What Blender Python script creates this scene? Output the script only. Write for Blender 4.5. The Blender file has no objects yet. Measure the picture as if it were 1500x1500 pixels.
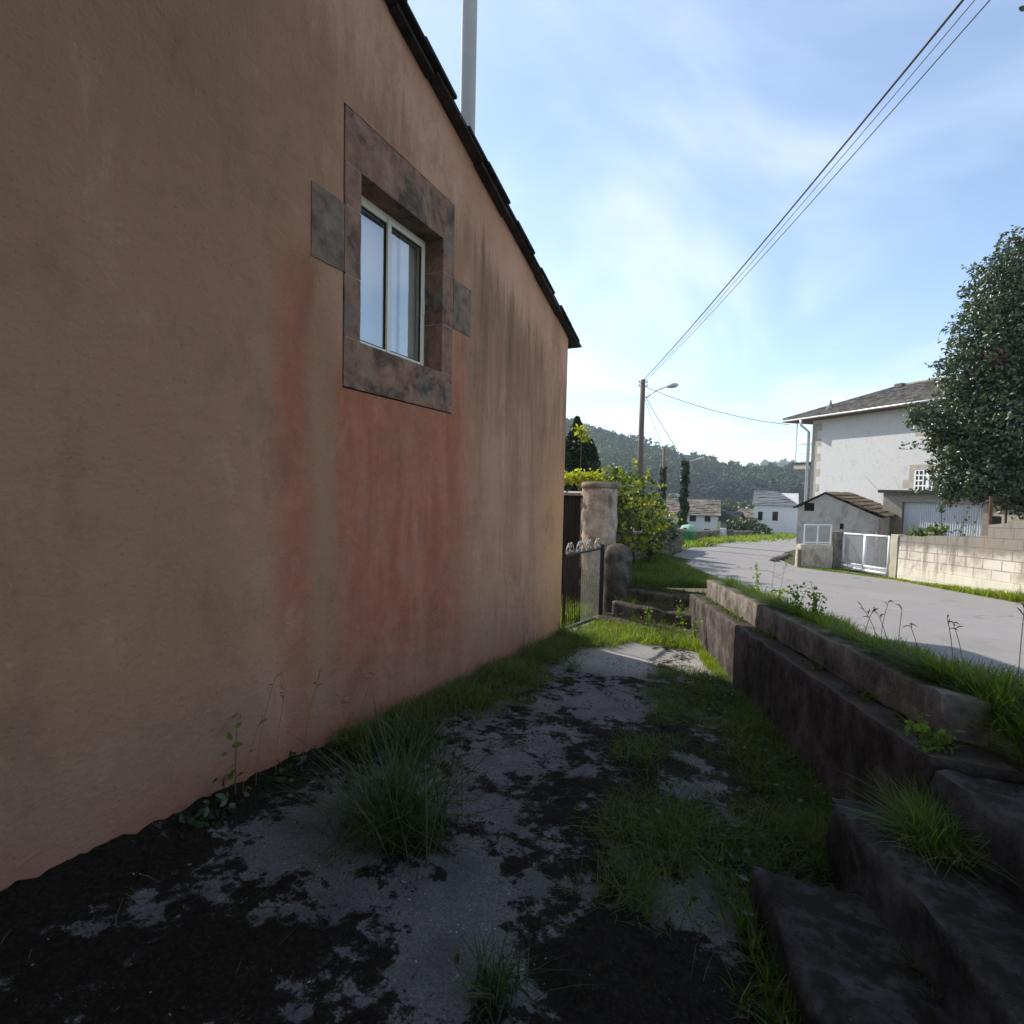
import bpy, bmesh, math, random
import numpy as np
from mathutils import Vector, noise as mnoise

random.seed(7); rng = np.random.default_rng(7)
sc = bpy.context.scene
C = sc.collection
R = math.radians

# ------------------------------------------------------------------ camera
F = 780.0; PITCH = R(3.0); ROLL = R(1.3); YAW = R(24.8)
EYE = np.array([0, 0, 1.5])
fw = np.array([-math.sin(YAW)*math.cos(PITCH), math.cos(YAW)*math.cos(PITCH), -math.sin(PITCH)])
r0 = np.array([math.cos(YAW), math.sin(YAW), 0]); u0 = np.cross(r0, fw)
cr = r0*math.cos(ROLL) + u0*math.sin(ROLL); cu = np.cross(cr, fw)
def ray(x, y): return fw + cr*(x-750)/F + cu*(750-y)/F
def at(x, y, d): return EYE + ray(x, y)*d            # survey point seen at (x, y), d metres deep
def plane(x, y, n, c):
    d = ray(x, y); n = np.array(n, float); return EYE + d*((c-n@EYE)/(n@d))

# ------------------------------------------------------------------ terrain profile (the whole lane falls away)
def hk(y):
    if y < -6: return .57
    if y < 12: return -.095*y
    if y < 60: return -1.14-.055*(y-12)
    if y < 250: return -3.78-.03*(y-60)
    return -9.48
ROADC = .77; PATHC = .03
def ground_z(y): return ROADC-.02+hk(y)
def onroad(px, py, c=ROADC):
    d = ray(px, py); lo, hi = .5, 400.
    f = lambda t: (EYE+d*t)[2]-(c+hk((EYE+d*t)[1]))
    for _ in range(60):
        m = (lo+hi)/2
        if f(m) > 0: lo = m
        else: hi = m
    return EYE+d*lo
def xw(y): return 1.38-.264*y                        # face line of the retaining wall
def W(o, y, c): return (xw(y)+o, y, c-.095*y)        # sheared frame that follows wall and slope

# ------------------------------------------------------------------ materials
def newmat(name):
    m = bpy.data.materials.new(name); m.use_nodes = True
    nt = m.node_tree; b = nt.nodes['Principled BSDF']
    return m, nt, b
def nd(nt, t, **kw):
    n = nt.nodes.new(t)
    for k, v in kw.items():
        if k in n.inputs: n.inputs[k].default_value = v
        else: setattr(n, k, v)
    return n
def lk(nt, a, b): nt.links.new(a, b)
def noise(nt, vec, scale, detail=6, rough=.6, dist=0.):
    n = nd(nt, 'ShaderNodeTexNoise'); n.inputs['Scale'].default_value = scale
    n.inputs['Detail'].default_value = detail; n.inputs['Roughness'].default_value = rough
    n.inputs['Distortion'].default_value = dist
    if vec is not None: lk(nt, vec, n.inputs['Vector'])
    return n.outputs['Fac']
def pos(nt, scale=None):
    g = nd(nt, 'ShaderNodeNewGeometry'); o = g.outputs['Position']
    if scale is not None:
        m = nd(nt, 'ShaderNodeVectorMath', operation='MULTIPLY'); lk(nt, o, m.inputs[0]); m.inputs[1].default_value = scale
        o = m.outputs[0]
    return o
def mr(nt, v, a, b, c=0., d=1., smooth=True):
    n = nd(nt, 'ShaderNodeMapRange'); n.interpolation_type = 'SMOOTHSTEP' if smooth else 'LINEAR'
    lk(nt, v, n.inputs[0])
    for i, x in enumerate((a, b, c, d)): n.inputs[1+i].default_value = x
    return n.outputs[0]
def ma(nt, op, a, b=None, clamp=False):
    n = nd(nt, 'ShaderNodeMath', operation=op); n.use_clamp = clamp
    for i, x in enumerate((a, b)):
        if x is None: continue
        if isinstance(x, (int, float)): n.inputs[i].default_value = x
        else: lk(nt, x, n.inputs[i])
    return n.outputs[0]
def mix(nt, fac, a, b, mode='MIX'):
    n = nd(nt, 'ShaderNodeMix'); n.data_type = 'RGBA'; n.blend_type = mode
    if isinstance(fac, (int, float)): n.inputs[0].default_value = fac
    else: lk(nt, fac, n.inputs[0])
    for i, x in ((6, a), (7, b)):
        if isinstance(x, tuple): n.inputs[i].default_value = (*x[:3], 1)
        else: lk(nt, x, n.inputs[i])
    return n.outputs[2]
def ramp(nt, v, stops):
    n = nd(nt, 'ShaderNodeValToRGB'); e = n.color_ramp.elements
    while len(e) < len(stops): e.new(.5)
    for el, (p, c) in zip(e, stops): el.position = p; el.color = (*c, 1)
    lk(nt, v, n.inputs[0]); return n.outputs[0]
def bump(nt, b, h, strength, dist=.01):
    n = nd(nt, 'ShaderNodeBump'); n.inputs['Strength'].default_value = strength; n.inputs['Distance'].default_value = dist
    lk(nt, h, n.inputs['Height']); lk(nt, n.outputs[0], b.inputs['Normal'])
def simple(name, c1, c2, scale=4, rough=.8, bmp=.3, bdist=.01, metal=0., stretch=None, detail=8, lo=.35, hi=.65, spec=.3):
    m, nt, b = newmat(name); p = pos(nt, stretch)
    n = noise(nt, p, scale, detail, .65)
    lk(nt, ramp(nt, n, [(lo, c1), (hi, c2)]), b.inputs['Base Color'])
    b.inputs['Roughness'].default_value = rough; b.inputs['Metallic'].default_value = metal
    b.inputs['Specular IOR Level'].default_value = spec
    if bmp: bump(nt, b, noise(nt, p, scale*6, 6, .7), bmp, bdist)
    return m
def leafmat(name, cols, rough=.45, trans=.35, spec=.5, tint=None):
    m, nt, b = newmat(name); g = nd(nt, 'ShaderNodeNewGeometry')
    n = len(cols); c = ramp(nt, g.outputs['Random Per Island'], [(i/(n-1), col) for i, col in enumerate(cols)])
    big = noise(nt, g.outputs['Position'], 1.3, 3)
    c = mix(nt, mr(nt, big, .35, .65, 0, .45), c, cols[0])
    lk(nt, c, b.inputs['Base Color']); b.inputs['Roughness'].default_value = rough
    b.inputs['Specular IOR Level'].default_value = spec
    t = nd(nt, 'ShaderNodeBsdfTranslucent')
    tc = mix(nt, 1., c, tint or (1.3, 1.5, .6), 'MULTIPLY'); lk(nt, tc, t.inputs['Color'])
    s = nd(nt, 'ShaderNodeMixShader'); s.inputs[0].default_value = trans
    lk(nt, b.outputs[0], s.inputs[1]); lk(nt, t.outputs[0], s.inputs[2])
    lk(nt, s.outputs[0], nt.nodes['Material Output'].inputs['Surface'])
    return m
def sepxyz(nt, v):
    n = nd(nt, 'ShaderNodeSeparateXYZ'); lk(nt, v, n.inputs[0]); return n.outputs

M = {}
# terracotta render of the big wall: weather streaks, red worn patches under the window stones, grey damp foot
def plaster():
    m, nt, b = newmat('terracotta_plaster'); p = pos(nt); X, Y, Z = sepxyz(nt, p)
    st = noise(nt, pos(nt, (1, 1, .13)), 3.6, 9, .7, .35)
    st2 = noise(nt, pos(nt, (1, 1, .1)), 8, 9, .72, .3)
    bl = noise(nt, p, 1.3, 6, .6); fine = noise(nt, p, 45, 4, .6); mid = noise(nt, p, 6, 7, .65)
    pj = noise(nt, pos(nt, (1, 1, .4)), 2.2, 5, .6)
    Yj = ma(nt, 'ADD', Y, ma(nt, 'MULTIPLY', ma(nt, 'SUBTRACT', pj, .5), .22))
    Zj = ma(nt, 'ADD', Z, ma(nt, 'MULTIPLY', ma(nt, 'SUBTRACT', bl, .5), .9))
    base = mix(nt, mr(nt, bl, .35, .65), PL['base1'], PL['base2'])
    # roof drip line: below it the render is darker and olive
    d = ma(nt, 'SUBTRACT', ma(nt, 'SUBTRACT', 5.66, ma(nt, 'MULTIPLY', Y, .317)), Z)
    dj = ma(nt, 'ADD', d, ma(nt, 'MULTIPLY', ma(nt, 'SUBTRACT', st2, .5), 1.5))
    soft = mr(nt, Yj, 1.9, 3.4)
    stv = ma(nt, 'ADD', ma(nt, 'MULTIPLY', mr(nt, st, .36, .64, .15, 1), soft), ma(nt, 'MULTIPLY', mr(nt, mid, .3, .7, .75, .95), ma(nt, 'SUBTRACT', 1., soft)))
    drip = ma(nt, 'MULTIPLY', mr(nt, dj, .35, .95), stv)
    drip = ma(nt, 'MULTIPLY', drip, mr(nt, d, 1.6, 3.6, 1, .55))
    c = mix(nt, drip, base, PL['olive'])
    strong = ma(nt, 'MULTIPLY', ma(nt, 'MULTIPLY', mr(nt, Yj, 4.0, 4.35), mr(nt, Yj, 6.6, 5.3)), ma(nt, 'MULTIPLY', mr(nt, dj, .5, .9), mr(nt, d, 3.0, 1.3, .15, 1)))
    strong = ma(nt, 'MULTIPLY', strong, mr(nt, st2, .3, .7, .3, 1))
    c = mix(nt, ma(nt, 'MULTIPLY', strong, .75), c, PL['olive2'])
    # tan band towards the near end
    c = mix(nt, ma(nt, 'MULTIPLY', mr(nt, Yj, 2.3, 1.7), .8), c, PL['olive'])
    # red worn zones
    red = ma(nt, 'MULTIPLY', ma(nt, 'MULTIPLY', mr(nt, Yj, 2.42, 2.62), mr(nt, ma(nt, 'ADD', Yj, ma(nt, 'MULTIPLY', ma(nt, 'SUBTRACT', st, .5), .9)), 4.55, 3.85)), mr(nt, Z, 2.5, 2.05))
    red = ma(nt, 'MULTIPLY', red, mr(nt, Z, -.5, .5, .45, 1))
    red2 = ma(nt, 'MULTIPLY', ma(nt, 'MULTIPLY', mr(nt, Yj, 2.0, 2.2), mr(nt, Yj, 2.42, 2.33)), mr(nt, Z, 2.95, 2.6))
    red3 = ma(nt, 'MULTIPLY', ma(nt, 'MULTIPLY', mr(nt, Yj, 3.9, 3.95), mr(nt, Yj, 4.3, 4.1)), mr(nt, Z, 2.9, 2.7))
    r = ma(nt, 'MAXIMUM', ma(nt, 'MAXIMUM', red, ma(nt, 'MULTIPLY', red2, .85)), ma(nt, 'MULTIPLY', red3, .8))
    r = ma(nt, 'MULTIPLY', ma(nt, 'MULTIPLY', r, mr(nt, mid, .2, .6, .6, 1)), mr(nt, bl, .3, .6, .62, 1))
    r = ma(nt, 'MULTIPLY', r, mr(nt, st, .3, .55, .7, 1))
    c = mix(nt, r, c, mix(nt, mr(nt, mid, .38, .65), PL['red1'], PL['red2']))
    gap = ma(nt, 'MULTIPLY', ma(nt, 'MULTIPLY', mr(nt, Yj, 2.25, 2.4), mr(nt, Yj, 2.65, 2.5)), mr(nt, Z, 2.75, 2.4))
    c = mix(nt, ma(nt, 'MULTIPLY', gap, .75), c, PL['olive'])
    # pinkish grey foot
    foot = ma(nt, 'ADD', Zj, ma(nt, 'MULTIPLY', Y, .095))
    c = mix(nt, ma(nt, 'MULTIPLY', mr(nt, foot, .75, .1), mr(nt, mid, .4, .62, .25, .85)), c, PL['foot'])
    c = mix(nt, ma(nt, 'MULTIPLY', mr(nt, foot, .35, -.05), .8), c, PL['footred'])
    # orange far end, low down, with bounce from the sunlit patch put in its colour
    c = mix(nt, ma(nt, 'MULTIPLY', ma(nt, 'MULTIPLY', mr(nt, Yj, 5.6, 6.6), mr(nt, Z, 2.6, .9)), .7), c, PL['orange'])
    # specks, scratches and a hairline crack below the sill
    mott = noise(nt, pos(nt, (1, 1, .55)), 2.6, 10, .74, .25)
    c = mix(nt, ma(nt, 'MULTIPLY', mr(nt, mott, .50, .68), .38), c, (.15, .10, .066))
    c = mix(nt, ma(nt, 'MULTIPLY', mr(nt, mott, .45, .30), .25), c, (.62, .40, .29))
    c = mix(nt, ma(nt, 'MULTIPLY', mr(nt, fine, .60, .75), .5), c, (.09, .06, .045))
    sp = noise(nt, pos(nt, (1, 1, .5)), 28, 2, .5)
    c = mix(nt, ma(nt, 'MULTIPLY', mr(nt, sp, .73, .78), .2), c, (.5, .4, .34))
    v = nd(nt, 'ShaderNodeTexVoronoi'); v.feature = 'DISTANCE_TO_EDGE'; v.inputs['Scale'].default_value = .9
    wv = nd(nt, 'ShaderNodeVectorMath', operation='MULTIPLY_ADD'); lk(nt, nd(nt, 'ShaderNodeTexNoise', Scale=3.0, Detail=6.0).outputs['Color'], wv.inputs[0])
    wv.inputs[1].default_value = (.5, .5, .5); lk(nt, p, wv.inputs[2]); lk(nt, wv.outputs[0], v.inputs['Vector'])
    crack = ma(nt, 'MULTIPLY', mr(nt, v.outputs['Distance'], .004, .001), ma(nt, 'MULTIPLY', ma(nt, 'MULTIPLY', mr(nt, Y, 2.7, 2.8), mr(nt, Y, 3.25, 3.1)), ma(nt, 'MULTIPLY', mr(nt, Z, 1.4, 1.6), mr(nt, Z, 2.15, 2.1))))
    c = mix(nt, ma(nt, 'MULTIPLY', crack, .35), c, (.07, .05, .04))
    lk(nt, c, b.inputs['Base Color']); b.inputs['Roughness'].default_value = .92; b.inputs['Specular IOR Level'].default_value = .15
    h = ma(nt, 'ADD', ma(nt, 'MULTIPLY', fine, .55), ma(nt, 'ADD', ma(nt, 'MULTIPLY', mid, 1.6), ma(nt, 'MULTIPLY', bl, 5.))); bump(nt, b, h, .75, .014)
    return m
PL = dict(base1=(.49, .265, .172), base2=(.58, .335, .228), olive=(.325, .184, .111), olive2=(.2, .125, .068),
          red1=(.30, .088, .05), red2=(.41, .148, .085), foot=(.36, .215, .158), footred=(.36, .13, .075), orange=(.66, .36, .17))
M['plaster'] = plaster()
def stone_surround():
    m, nt, b = newmat('red_sandstone'); p = pos(nt)
    n = noise(nt, p, 7, 8, .7); l = noise(nt, p, 3.2, 8, .65, .5)
    c = ramp(nt, n, [(.3, (.115, .063, .043)), (.5, (.25, .137, .093)), (.72, (.36, .22, .155))])
    c = mix(nt, mr(nt, l, .52, .66, 0, .8), c, (.17, .16, .13))
    c = mix(nt, mr(nt, noise(nt, p, 2.6, 9, .75, .8), .5, .64, 0, .85), c, (.04, .034, .03))
    c = mix(nt, mr(nt, noise(nt, pos(nt, (1, 1, .3)), 9, 8, .7), .52, .68, 0, .6), c, (.055, .042, .036))
    c = mix(nt, mr(nt, noise(nt, p, 60, 3), .68, .74, 0, .5), c, (.4, .35, .32))
    lk(nt, c, b.inputs['Base Color']); b.inputs['Roughness'].default_value = .9
    bump(nt, b, noise(nt, p, 30, 8, .7), .6, .01); return m
M['sandstone'] = stone_surround()
M['lichen_stone'] = simple('grey_lichen_stone', (.115, .083, .062), (.27, .208, .158), 9, .95, .6, .01)
M['mortar'] = simple('pale_mortar', (.28, .23, .21), (.36, .3, .27), 20, .95)
M['pvc'] = simple('white_window_frame', (.72, .7, .62), (.8, .78, .71), 3, .35, 0, spec=.5)
M['gasket'] = simple('black_gasket', (.015, .015, .015), (.02, .02, .02), 3, .6, 0)
M['curtain'] = simple('white_blind', (.74, .82, .9), (.8, .87, .94), 8, .8, .15, stretch=(1, 4, .2))
M['curtain_cream'] = simple('cream_curtain', (.8, .81, .78), (.86, .87, .84), 8, .8, .15, stretch=(1, 4, .2))  # own cream tone of the right-hand curtain
M['room_dark'] = simple('room_lining', (.2, .19, .18), (.24, .22, .2), 2, .9, 0)
def glass():
    m, nt, b = newmat('window_glass')
    g = nd(nt, 'ShaderNodeBsdfGlossy'); g.inputs['Roughness'].default_value = .02
    t = nd(nt, 'ShaderNodeBsdfTransparent'); t.inputs[0].default_value = (.93, .96, .95, 1)
    s = nd(nt, 'ShaderNodeMixShader'); s.inputs[0].default_value = .5
    lk(nt, t.outputs[0], s.inputs[1]); lk(nt, g.outputs[0], s.inputs[2]); lk(nt, s.outputs[0], nt.nodes['Material Output'].inputs[0])
    return m
M['glass'] = glass()
M['dark_glass'] = simple('dark_window_glass', (.012, .014, .018), (.02, .022, .026), 1, .08, 0, spec=.6)
M['slate'] = simple('black_slate', (.018, .018, .02), (.06, .058, .06), 5, .7, .8, .015)
M['slate_grey'] = simple('weathered_slate_roof', (.08, .074, .068), (.3, .275, .245), 3.2, .85, .8, .04)
M['slate_brown'] = simple('lichened_slate_roof', (.09, .075, .06), (.29, .24, .19), 1.6, .9, .8, .05)
M['slate_blue'] = simple('smooth_slate_roof', (.13, .13, .135), (.2, .2, .205), 1.2, .7, .4, .03)
M['flue'] = simple('grey_cement_pipe', (.42, .395, .37), (.52, .49, .46), 3, .8, .15, stretch=(1, 1, .3))
def path_mat():
    m, nt, b = newmat('mossy_concrete'); p = pos(nt)
    a = nd(nt, 'ShaderNodeAttribute', attribute_name='moss').outputs['Fac']
    n1 = noise(nt, p, 26, 8, .75); n2 = noise(nt, p, 90, 5, .7); n3 = noise(nt, p, 3.5, 6, .6)
    k = ma(nt, 'ADD', a, ma(nt, 'MULTIPLY', ma(nt, 'SUBTRACT', noise(nt, p, 15, 9, .8), .5), 3.2))
    mask = mr(nt, k, .38, .58)
    con = ramp(nt, n2, [(.25, (.068, .062, .06)), (.5, (.17, .159, .153)), (.8, (.3, .283, .272))])
    con = mix(nt, mr(nt, n3, .4, .65, 0, .55), con, (.085, .08, .082))
    con = mix(nt, mr(nt, sepxyz(nt, p)[1], 5.2, 6.0, 0, .75), con, mix(nt, n2, (.26, .245, .225), (.46, .43, .39)))  # far end paler: the sunlit patch is put into the concrete colour
    con = mix(nt, mr(nt, noise(nt, p, 55, 2), .68, .72, 0, .8), con, (.45, .44, .43))
    mo = ramp(nt, noise(nt, p, 60, 6, .75), [(.25, (.005, .004, .003)), (.5, (.018, .014, .01)), (.75, (.06, .047, .028))])
    g = nd(nt, 'ShaderNodeAttribute', attribute_name='green').outputs['Fac']
    mo = mix(nt, ma(nt, 'MULTIPLY', g, mr(nt, n1, .4, .6)), mo, (.05, .05, .012))
    lk(nt, mix(nt, mask, con, mo), b.inputs['Base Color'])
    b.inputs['Roughness'].default_value = .95; b.inputs['Specular IOR Level'].default_value = .12
    h = ma(nt, 'ADD', ma(nt, 'MULTIPLY', mask, 1.4), ma(nt, 'ADD', ma(nt, 'MULTIPLY', n1, .8), ma(nt, 'MULTIPLY', n2, .5)))
    bump(nt, b, h, .9, .018); return m
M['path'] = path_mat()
def old_concrete(name, lo, hi, moss, amt=.5, mosscol=None, rel=.8):
    m, nt, b = newmat(name); p = pos(nt); g = nd(nt, 'ShaderNodeNewGeometry')
    n1 = noise(nt, p, 9, 9, .72); n2 = noise(nt, pos(nt, (1, 1, .6)), 3.5, 9, .72); n3 = noise(nt, p, 60, 5, .7)
    c = ramp(nt, n1, [(.3, lo), (.7, hi)])
    c = mix(nt, mr(nt, n2, .56-.25*amt, .66, 0, .85), c, moss)
    up = sepxyz(nt, g.outputs['Normal'])[2]
    c = mix(nt, ma(nt, 'MULTIPLY', mr(nt, up, .5, .9), mr(nt, n1, .42, .55, 0, .9)), c, mosscol or (.05, .038, .02))
    c = mix(nt, mr(nt, n3, .66, .74, 0, .45), c, (.42, .4, .37))
    c = mix(nt, ma(nt, 'MULTIPLY', mr(nt, g.outputs['Pointiness'], .52, .58, 0, .6), mr(nt, n1, .4, .6, .3, 1)), c, hi)
    lk(nt, c, b.inputs['Base Color']); b.inputs['Roughness'].default_value = .95; b.inputs['Specular IOR Level'].default_value = .12
    bump(nt, b, ma(nt, 'ADD', n1, ma(nt, 'MULTIPLY', n3, .5)), rel, .02); return m
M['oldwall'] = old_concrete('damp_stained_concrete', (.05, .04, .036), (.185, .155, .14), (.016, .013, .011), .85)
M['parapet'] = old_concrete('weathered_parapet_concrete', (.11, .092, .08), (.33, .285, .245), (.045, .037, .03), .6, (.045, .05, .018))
M['step'] = old_concrete('mossy_step_concrete', (.05, .046, .045), (.17, .158, .155), (.014, .011, .009), .9, (.026, .02, .012))
M['stonestep'] = old_concrete('dark_mossy_stone', (.05, .045, .04), (.2, .18, .16), (.02, .017, .014), .9)
M['pillarstone'] = old_concrete('lichened_pillar_stone', (.045, .038, .032), (.22, .2, .17), (.022, .018, .015), .8)
M['column'] = old_concrete('pale_rough_render', (.3, .235, .19), (.54, .47, .4), (.1, .075, .062), .55)
def asphalt():
    m, nt, b = newmat('worn_asphalt'); p = pos(nt)
    n = noise(nt, p, 120, 4, .8); n2 = noise(nt, p, .5, 6, .6); n3 = noise(nt, p, 7, 6, .6)
    c = ramp(nt, n, [(.3, (.17, .16, .152)), (.7, (.31, .292, .28))])
    c = mix(nt, mr(nt, n2, .35, .7, 0, .5), c, (.29, .272, .258)); c = mix(nt, mr(nt, n3, .6, .72, 0, .3), c, (.14, .132, .126))
    vo = nd(nt, 'ShaderNodeTexVoronoi'); vo.feature = 'DISTANCE_TO_EDGE'; vo.inputs['Scale'].default_value = .55
    wn = nd(nt, 'ShaderNodeTexNoise', Scale=1.4, Detail=7.); wv = nd(nt, 'ShaderNodeVectorMath', operation='MULTIPLY_ADD'); lk(nt, p, wn.inputs['Vector']); lk(nt, wn.outputs['Color'], wv.inputs[0]); wv.inputs[1].default_value = (1.2, 1.2, 0); lk(nt, p, wv.inputs[2]); lk(nt, wv.outputs[0], vo.inputs['Vector'])
    c = mix(nt, ma(nt, 'MULTIPLY', mr(nt, vo.outputs['Distance'], .016, .006), mr(nt, n2, .44, .56, 0, .55)), c, (.07, .066, .06))
    pt = noise(nt, p, .9, 8, .7, 1.); c = mix(nt, mr(nt, pt, .55, .6, 0, .22), c, (.15, .142, .136))
    lk(nt, c, b.inputs['Base Color']); b.inputs['Roughness'].default_value = .93; b.inputs['Specular IOR Level'].default_value = .12
    bump(nt, b, n, .5, .008); return m
M['asphalt'] = asphalt()
M['earth'] = simple('earth_and_short_grass', (.035, .04, .014), (.07, .085, .025), 3, .95, .8, .03)
M['field'] = simple('meadow', (.07, .09, .03), (.15, .155, .06), .05, .95, .3, .2)
M['yard'] = simple('yard_concrete', (.2, .19, .175), (.3, .285, .265), 2, .95, .4)
M['iron'] = simple('painted_iron', (.012, .012, .012), (.045, .035, .03), 9, .55, .3, .004)
M['iron_pale'] = simple('pale_worn_iron', (.24, .23, .21), (.4, .39, .36), 14, .5, .2, .004)
M['curb'] = simple('pale_threshold_stone', (.26, .25, .24), (.42, .41, .39), 5, .9, .5)
M['darkwood'] = simple('black_tarred_timber', (.012, .011, .01), (.03, .026, .022), 5, .8, .6, .01, stretch=(1, 1, .15))
M['polewood'] = simple('weathered_pole_wood', (.10, .075, .06), (.19, .145, .12), 6, .9, .5, .01, stretch=(1, 1, .08))
M['bark'] = simple('bark', (.06, .048, .035), (.15, .12, .09), 9, .95, 1., .03, stretch=(1, 1, .3))
M['galv'] = simple('galvanised_steel', (.42, .43, .44), (.55, .56, .57), 5, .45, .1, .005, metal=.5)
M['wire'] = simple('cable_sheath', (.05, .05, .055), (.08, .08, .085), 3, .7, 0)
M['whitewall'] = old_concrete('white_render', (.6, .585, .56), (.72, .705, .68), (.5, .485, .46), .15)
M['housewall'] = old_concrete('pale_grey_render', (.5, .49, .485), (.58, .57, .56), (.41, .395, .385), .1, None, .25)
M['shedwall'] = old_concrete('grey_shed_render', (.46, .42, .375), (.58, .54, .49), (.33, .295, .26), .35)
M['garagewall'] = old_concrete('buff_garage_render', (.3, .26, .215), (.4, .355, .3), (.22, .19, .16), .3)
M['quoin'] = simple('beige_quoin', (.33, .295, .245), (.43, .39, .33), 5, .9, .4)
M['whitepaint'] = simple('white_paint', (.7, .72, .74), (.78, .79, .8), 3, .45, .05, spec=.4)
M['corrug'] = simple('white_corrugated_sheet', (.6, .64, .68), (.7, .73, .76), 2, .5, .05)
M['soffit'] = simple('brown_timber_soffit', (.11, .065, .045), (.17, .1, .07), 5, .8, .3)
M['dark_edge'] = simple('dark_roof_edge', (.03, .028, .026), (.07, .065, .06), 6, .9, .5)
M['rust'] = simple('rusty_iron', (.09, .04, .025), (.17, .08, .045), 12, .9, .5)
M['tile'] = simple('ochre_roof_tile', (.07, .052, .036), (.24, .175, .1), 3., .9, .8, .03)
M['greenbin'] = simple('green_plastic', (.035, .2, .085), (.05, .26, .11), 2, .45, .05, spec=.5)
M['greenbin_top'] = simple('pale_green_plastic', (.2, .42, .25), (.27, .5, .32), 2, .45, .05, spec=.5)
M['stonewall'] = old_concrete('old_rubble_stone', (.1, .085, .07), (.28, .24, .2), (.05, .042, .035), .5)
def blockwall():
    m, nt, b = newmat('limewashed_concrete_block'); tc = nd(nt, 'ShaderNodeUVMap')
    br = nd(nt, 'ShaderNodeTexBrick'); lk(nt, tc.outputs[0], br.inputs['Vector'])
    br.inputs['Scale'].default_value = 1; br.inputs['Brick Width'].default_value = .4; br.inputs['Row Height'].default_value = .2
    br.inputs['Mortar Size'].default_value = .012; br.inputs['Mortar Smooth'].default_value = .3
    br.inputs['Color1'].default_value = (.48, .43, .35, 1); br.inputs['Color2'].default_value = (.6, .55, .46, 1); br.inputs['Mortar'].default_value = (.27, .235, .19, 1)
    p = pos(nt); U, V, _ = sepxyz(nt, tc.outputs[0])
    n = noise(nt, p, 4, 8, .7); n2 = noise(nt, p, 1.2, 6, .7)
    Vj = ma(nt, 'ADD', V, ma(nt, 'MULTIPLY', ma(nt, 'SUBTRACT', n, .5), .5))
    c = mix(nt, mr(nt, Vj, .55, .4), br.outputs['Color'], (.62, .57, .46))     # thick wash below the courses
    c = mix(nt, ma(nt, 'MULTIPLY', mr(nt, n, .48, .6), .5), c, (.6, .55, .44))
    top = ma(nt, 'MULTIPLY', mr(nt, Vj, .78, .98), .8)
    dr = noise(nt, pos(nt, (1, 1, .12)), 6, 7, .65)
    c = mix(nt, ma(nt, 'MULTIPLY', mr(nt, dr, .5, .64), mr(nt, Vj, .15, .7, .2, .8)), c, (.2, .165, .115))
    c = mix(nt, top, c, (.13, .115, .095)); c = mix(nt, mr(nt, n2, .52, .64, 0, .6), c, (.24, .195, .14))
    c = mix(nt, ma(nt, 'MULTIPLY', mr(nt, Vj, .14, .02), .6), c, (.2, .18, .11))
    lk(nt, c, b.inputs['Base Color']); b.inputs['Roughness'].default_value = .95
    h = ma(nt, 'ADD', ma(nt, 'MULTIPLY', br.outputs['Fac'], -1.), n); bump(nt, b, h, .6, .015); return m
M['block'] = blockwall()
def mesh_wire():
    m, nt, b = newmat('chain_link'); U, V, _ = sepxyz(nt, nd(nt, 'ShaderNodeUVMap').outputs[0])
    def wires(e):
        f = ma(nt, 'FRACT', ma(nt, 'MULTIPLY', e, 18.)); return ma(nt, 'LESS_THAN', f, .13)
    k = ma(nt, 'MAXIMUM', wires(ma(nt, 'ADD', U, V)), wires(ma(nt, 'ADD', ma(nt, 'SUBTRACT', U, V), 40.)))
    b.inputs['Base Color'].default_value = (.36, .37, .38, 1); b.inputs['Roughness'].default_value = .5
    lk(nt, k, b.inputs['Alpha']); return m
M['chain'] = mesh_wire()
# foliage
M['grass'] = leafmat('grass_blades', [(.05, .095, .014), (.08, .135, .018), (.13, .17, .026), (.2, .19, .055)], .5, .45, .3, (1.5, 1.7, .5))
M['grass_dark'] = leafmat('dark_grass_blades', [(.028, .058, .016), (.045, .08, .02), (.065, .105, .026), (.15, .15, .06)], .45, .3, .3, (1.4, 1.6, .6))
M['grass_lit'] = leafmat('sunlit_grass_blades', [(.1, .16, .018), (.15, .21, .024), (.21, .26, .034), (.3, .28, .07)], .5, .5, .3, (1.6, 1.7, .5))  # lit copy of the grass: sunshine put into the brighter blade colours
M['drygrass'] = leafmat('dry_grass', [(.2, .15, .08), (.28, .22, .12), (.16, .14, .06)], .7, .3, .2, (1.2, 1.1, .8))
M['weed'] = leafmat('weed_leaves', [(.1, .16, .03), (.16, .22, .045), (.24, .27, .08)], .5, .5, .3, (1.5, 1.6, .5))
M['weed_dark'] = leafmat('low_weed_leaves', [(.03, .06, .016), (.05, .09, .022), (.08, .12, .03)], .45, .3, .4)
M['moss'] = simple('dark_moss', (.012, .01, .006), (.055, .046, .02), 30, .95, 0)
M['deadleaf'] = leafmat('dead_leaves', [(.06, .035, .018), (.12, .075, .035), (.2, .14, .07)], .7, .2, .2, (1.2, 1., .7))
M['vine'] = leafmat('vine_leaves', [(.035, .06, .014), (.08, .12, .022), (.17, .21, .04), (.33, .32, .07)], .4, .3, .3, (1.5, 1.5, .45))
M['vine_yellow'] = leafmat('yellowing_vine_leaves', [(.22, .26, .03), (.36, .38, .05), (.42, .36, .06)], .5, .5, .3, (1.3, 1.3, .45))
M['conifer'] = leafmat('conifer_needles', [(.016, .032, .014), (.03, .052, .02), (.05, .075, .028)], .6, .15, .3)
M['glossy'] = leafmat('glossy_evergreen_leaves', [(.03, .05, .026), (.05, .078, .034), (.075, .105, .045), (.12, .14, .075)], .36, .2, .6)
M['blossom'] = leafmat('red_blossom', [(.2, .05, .045), (.28, .09, .07)], .5, .3)
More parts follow.
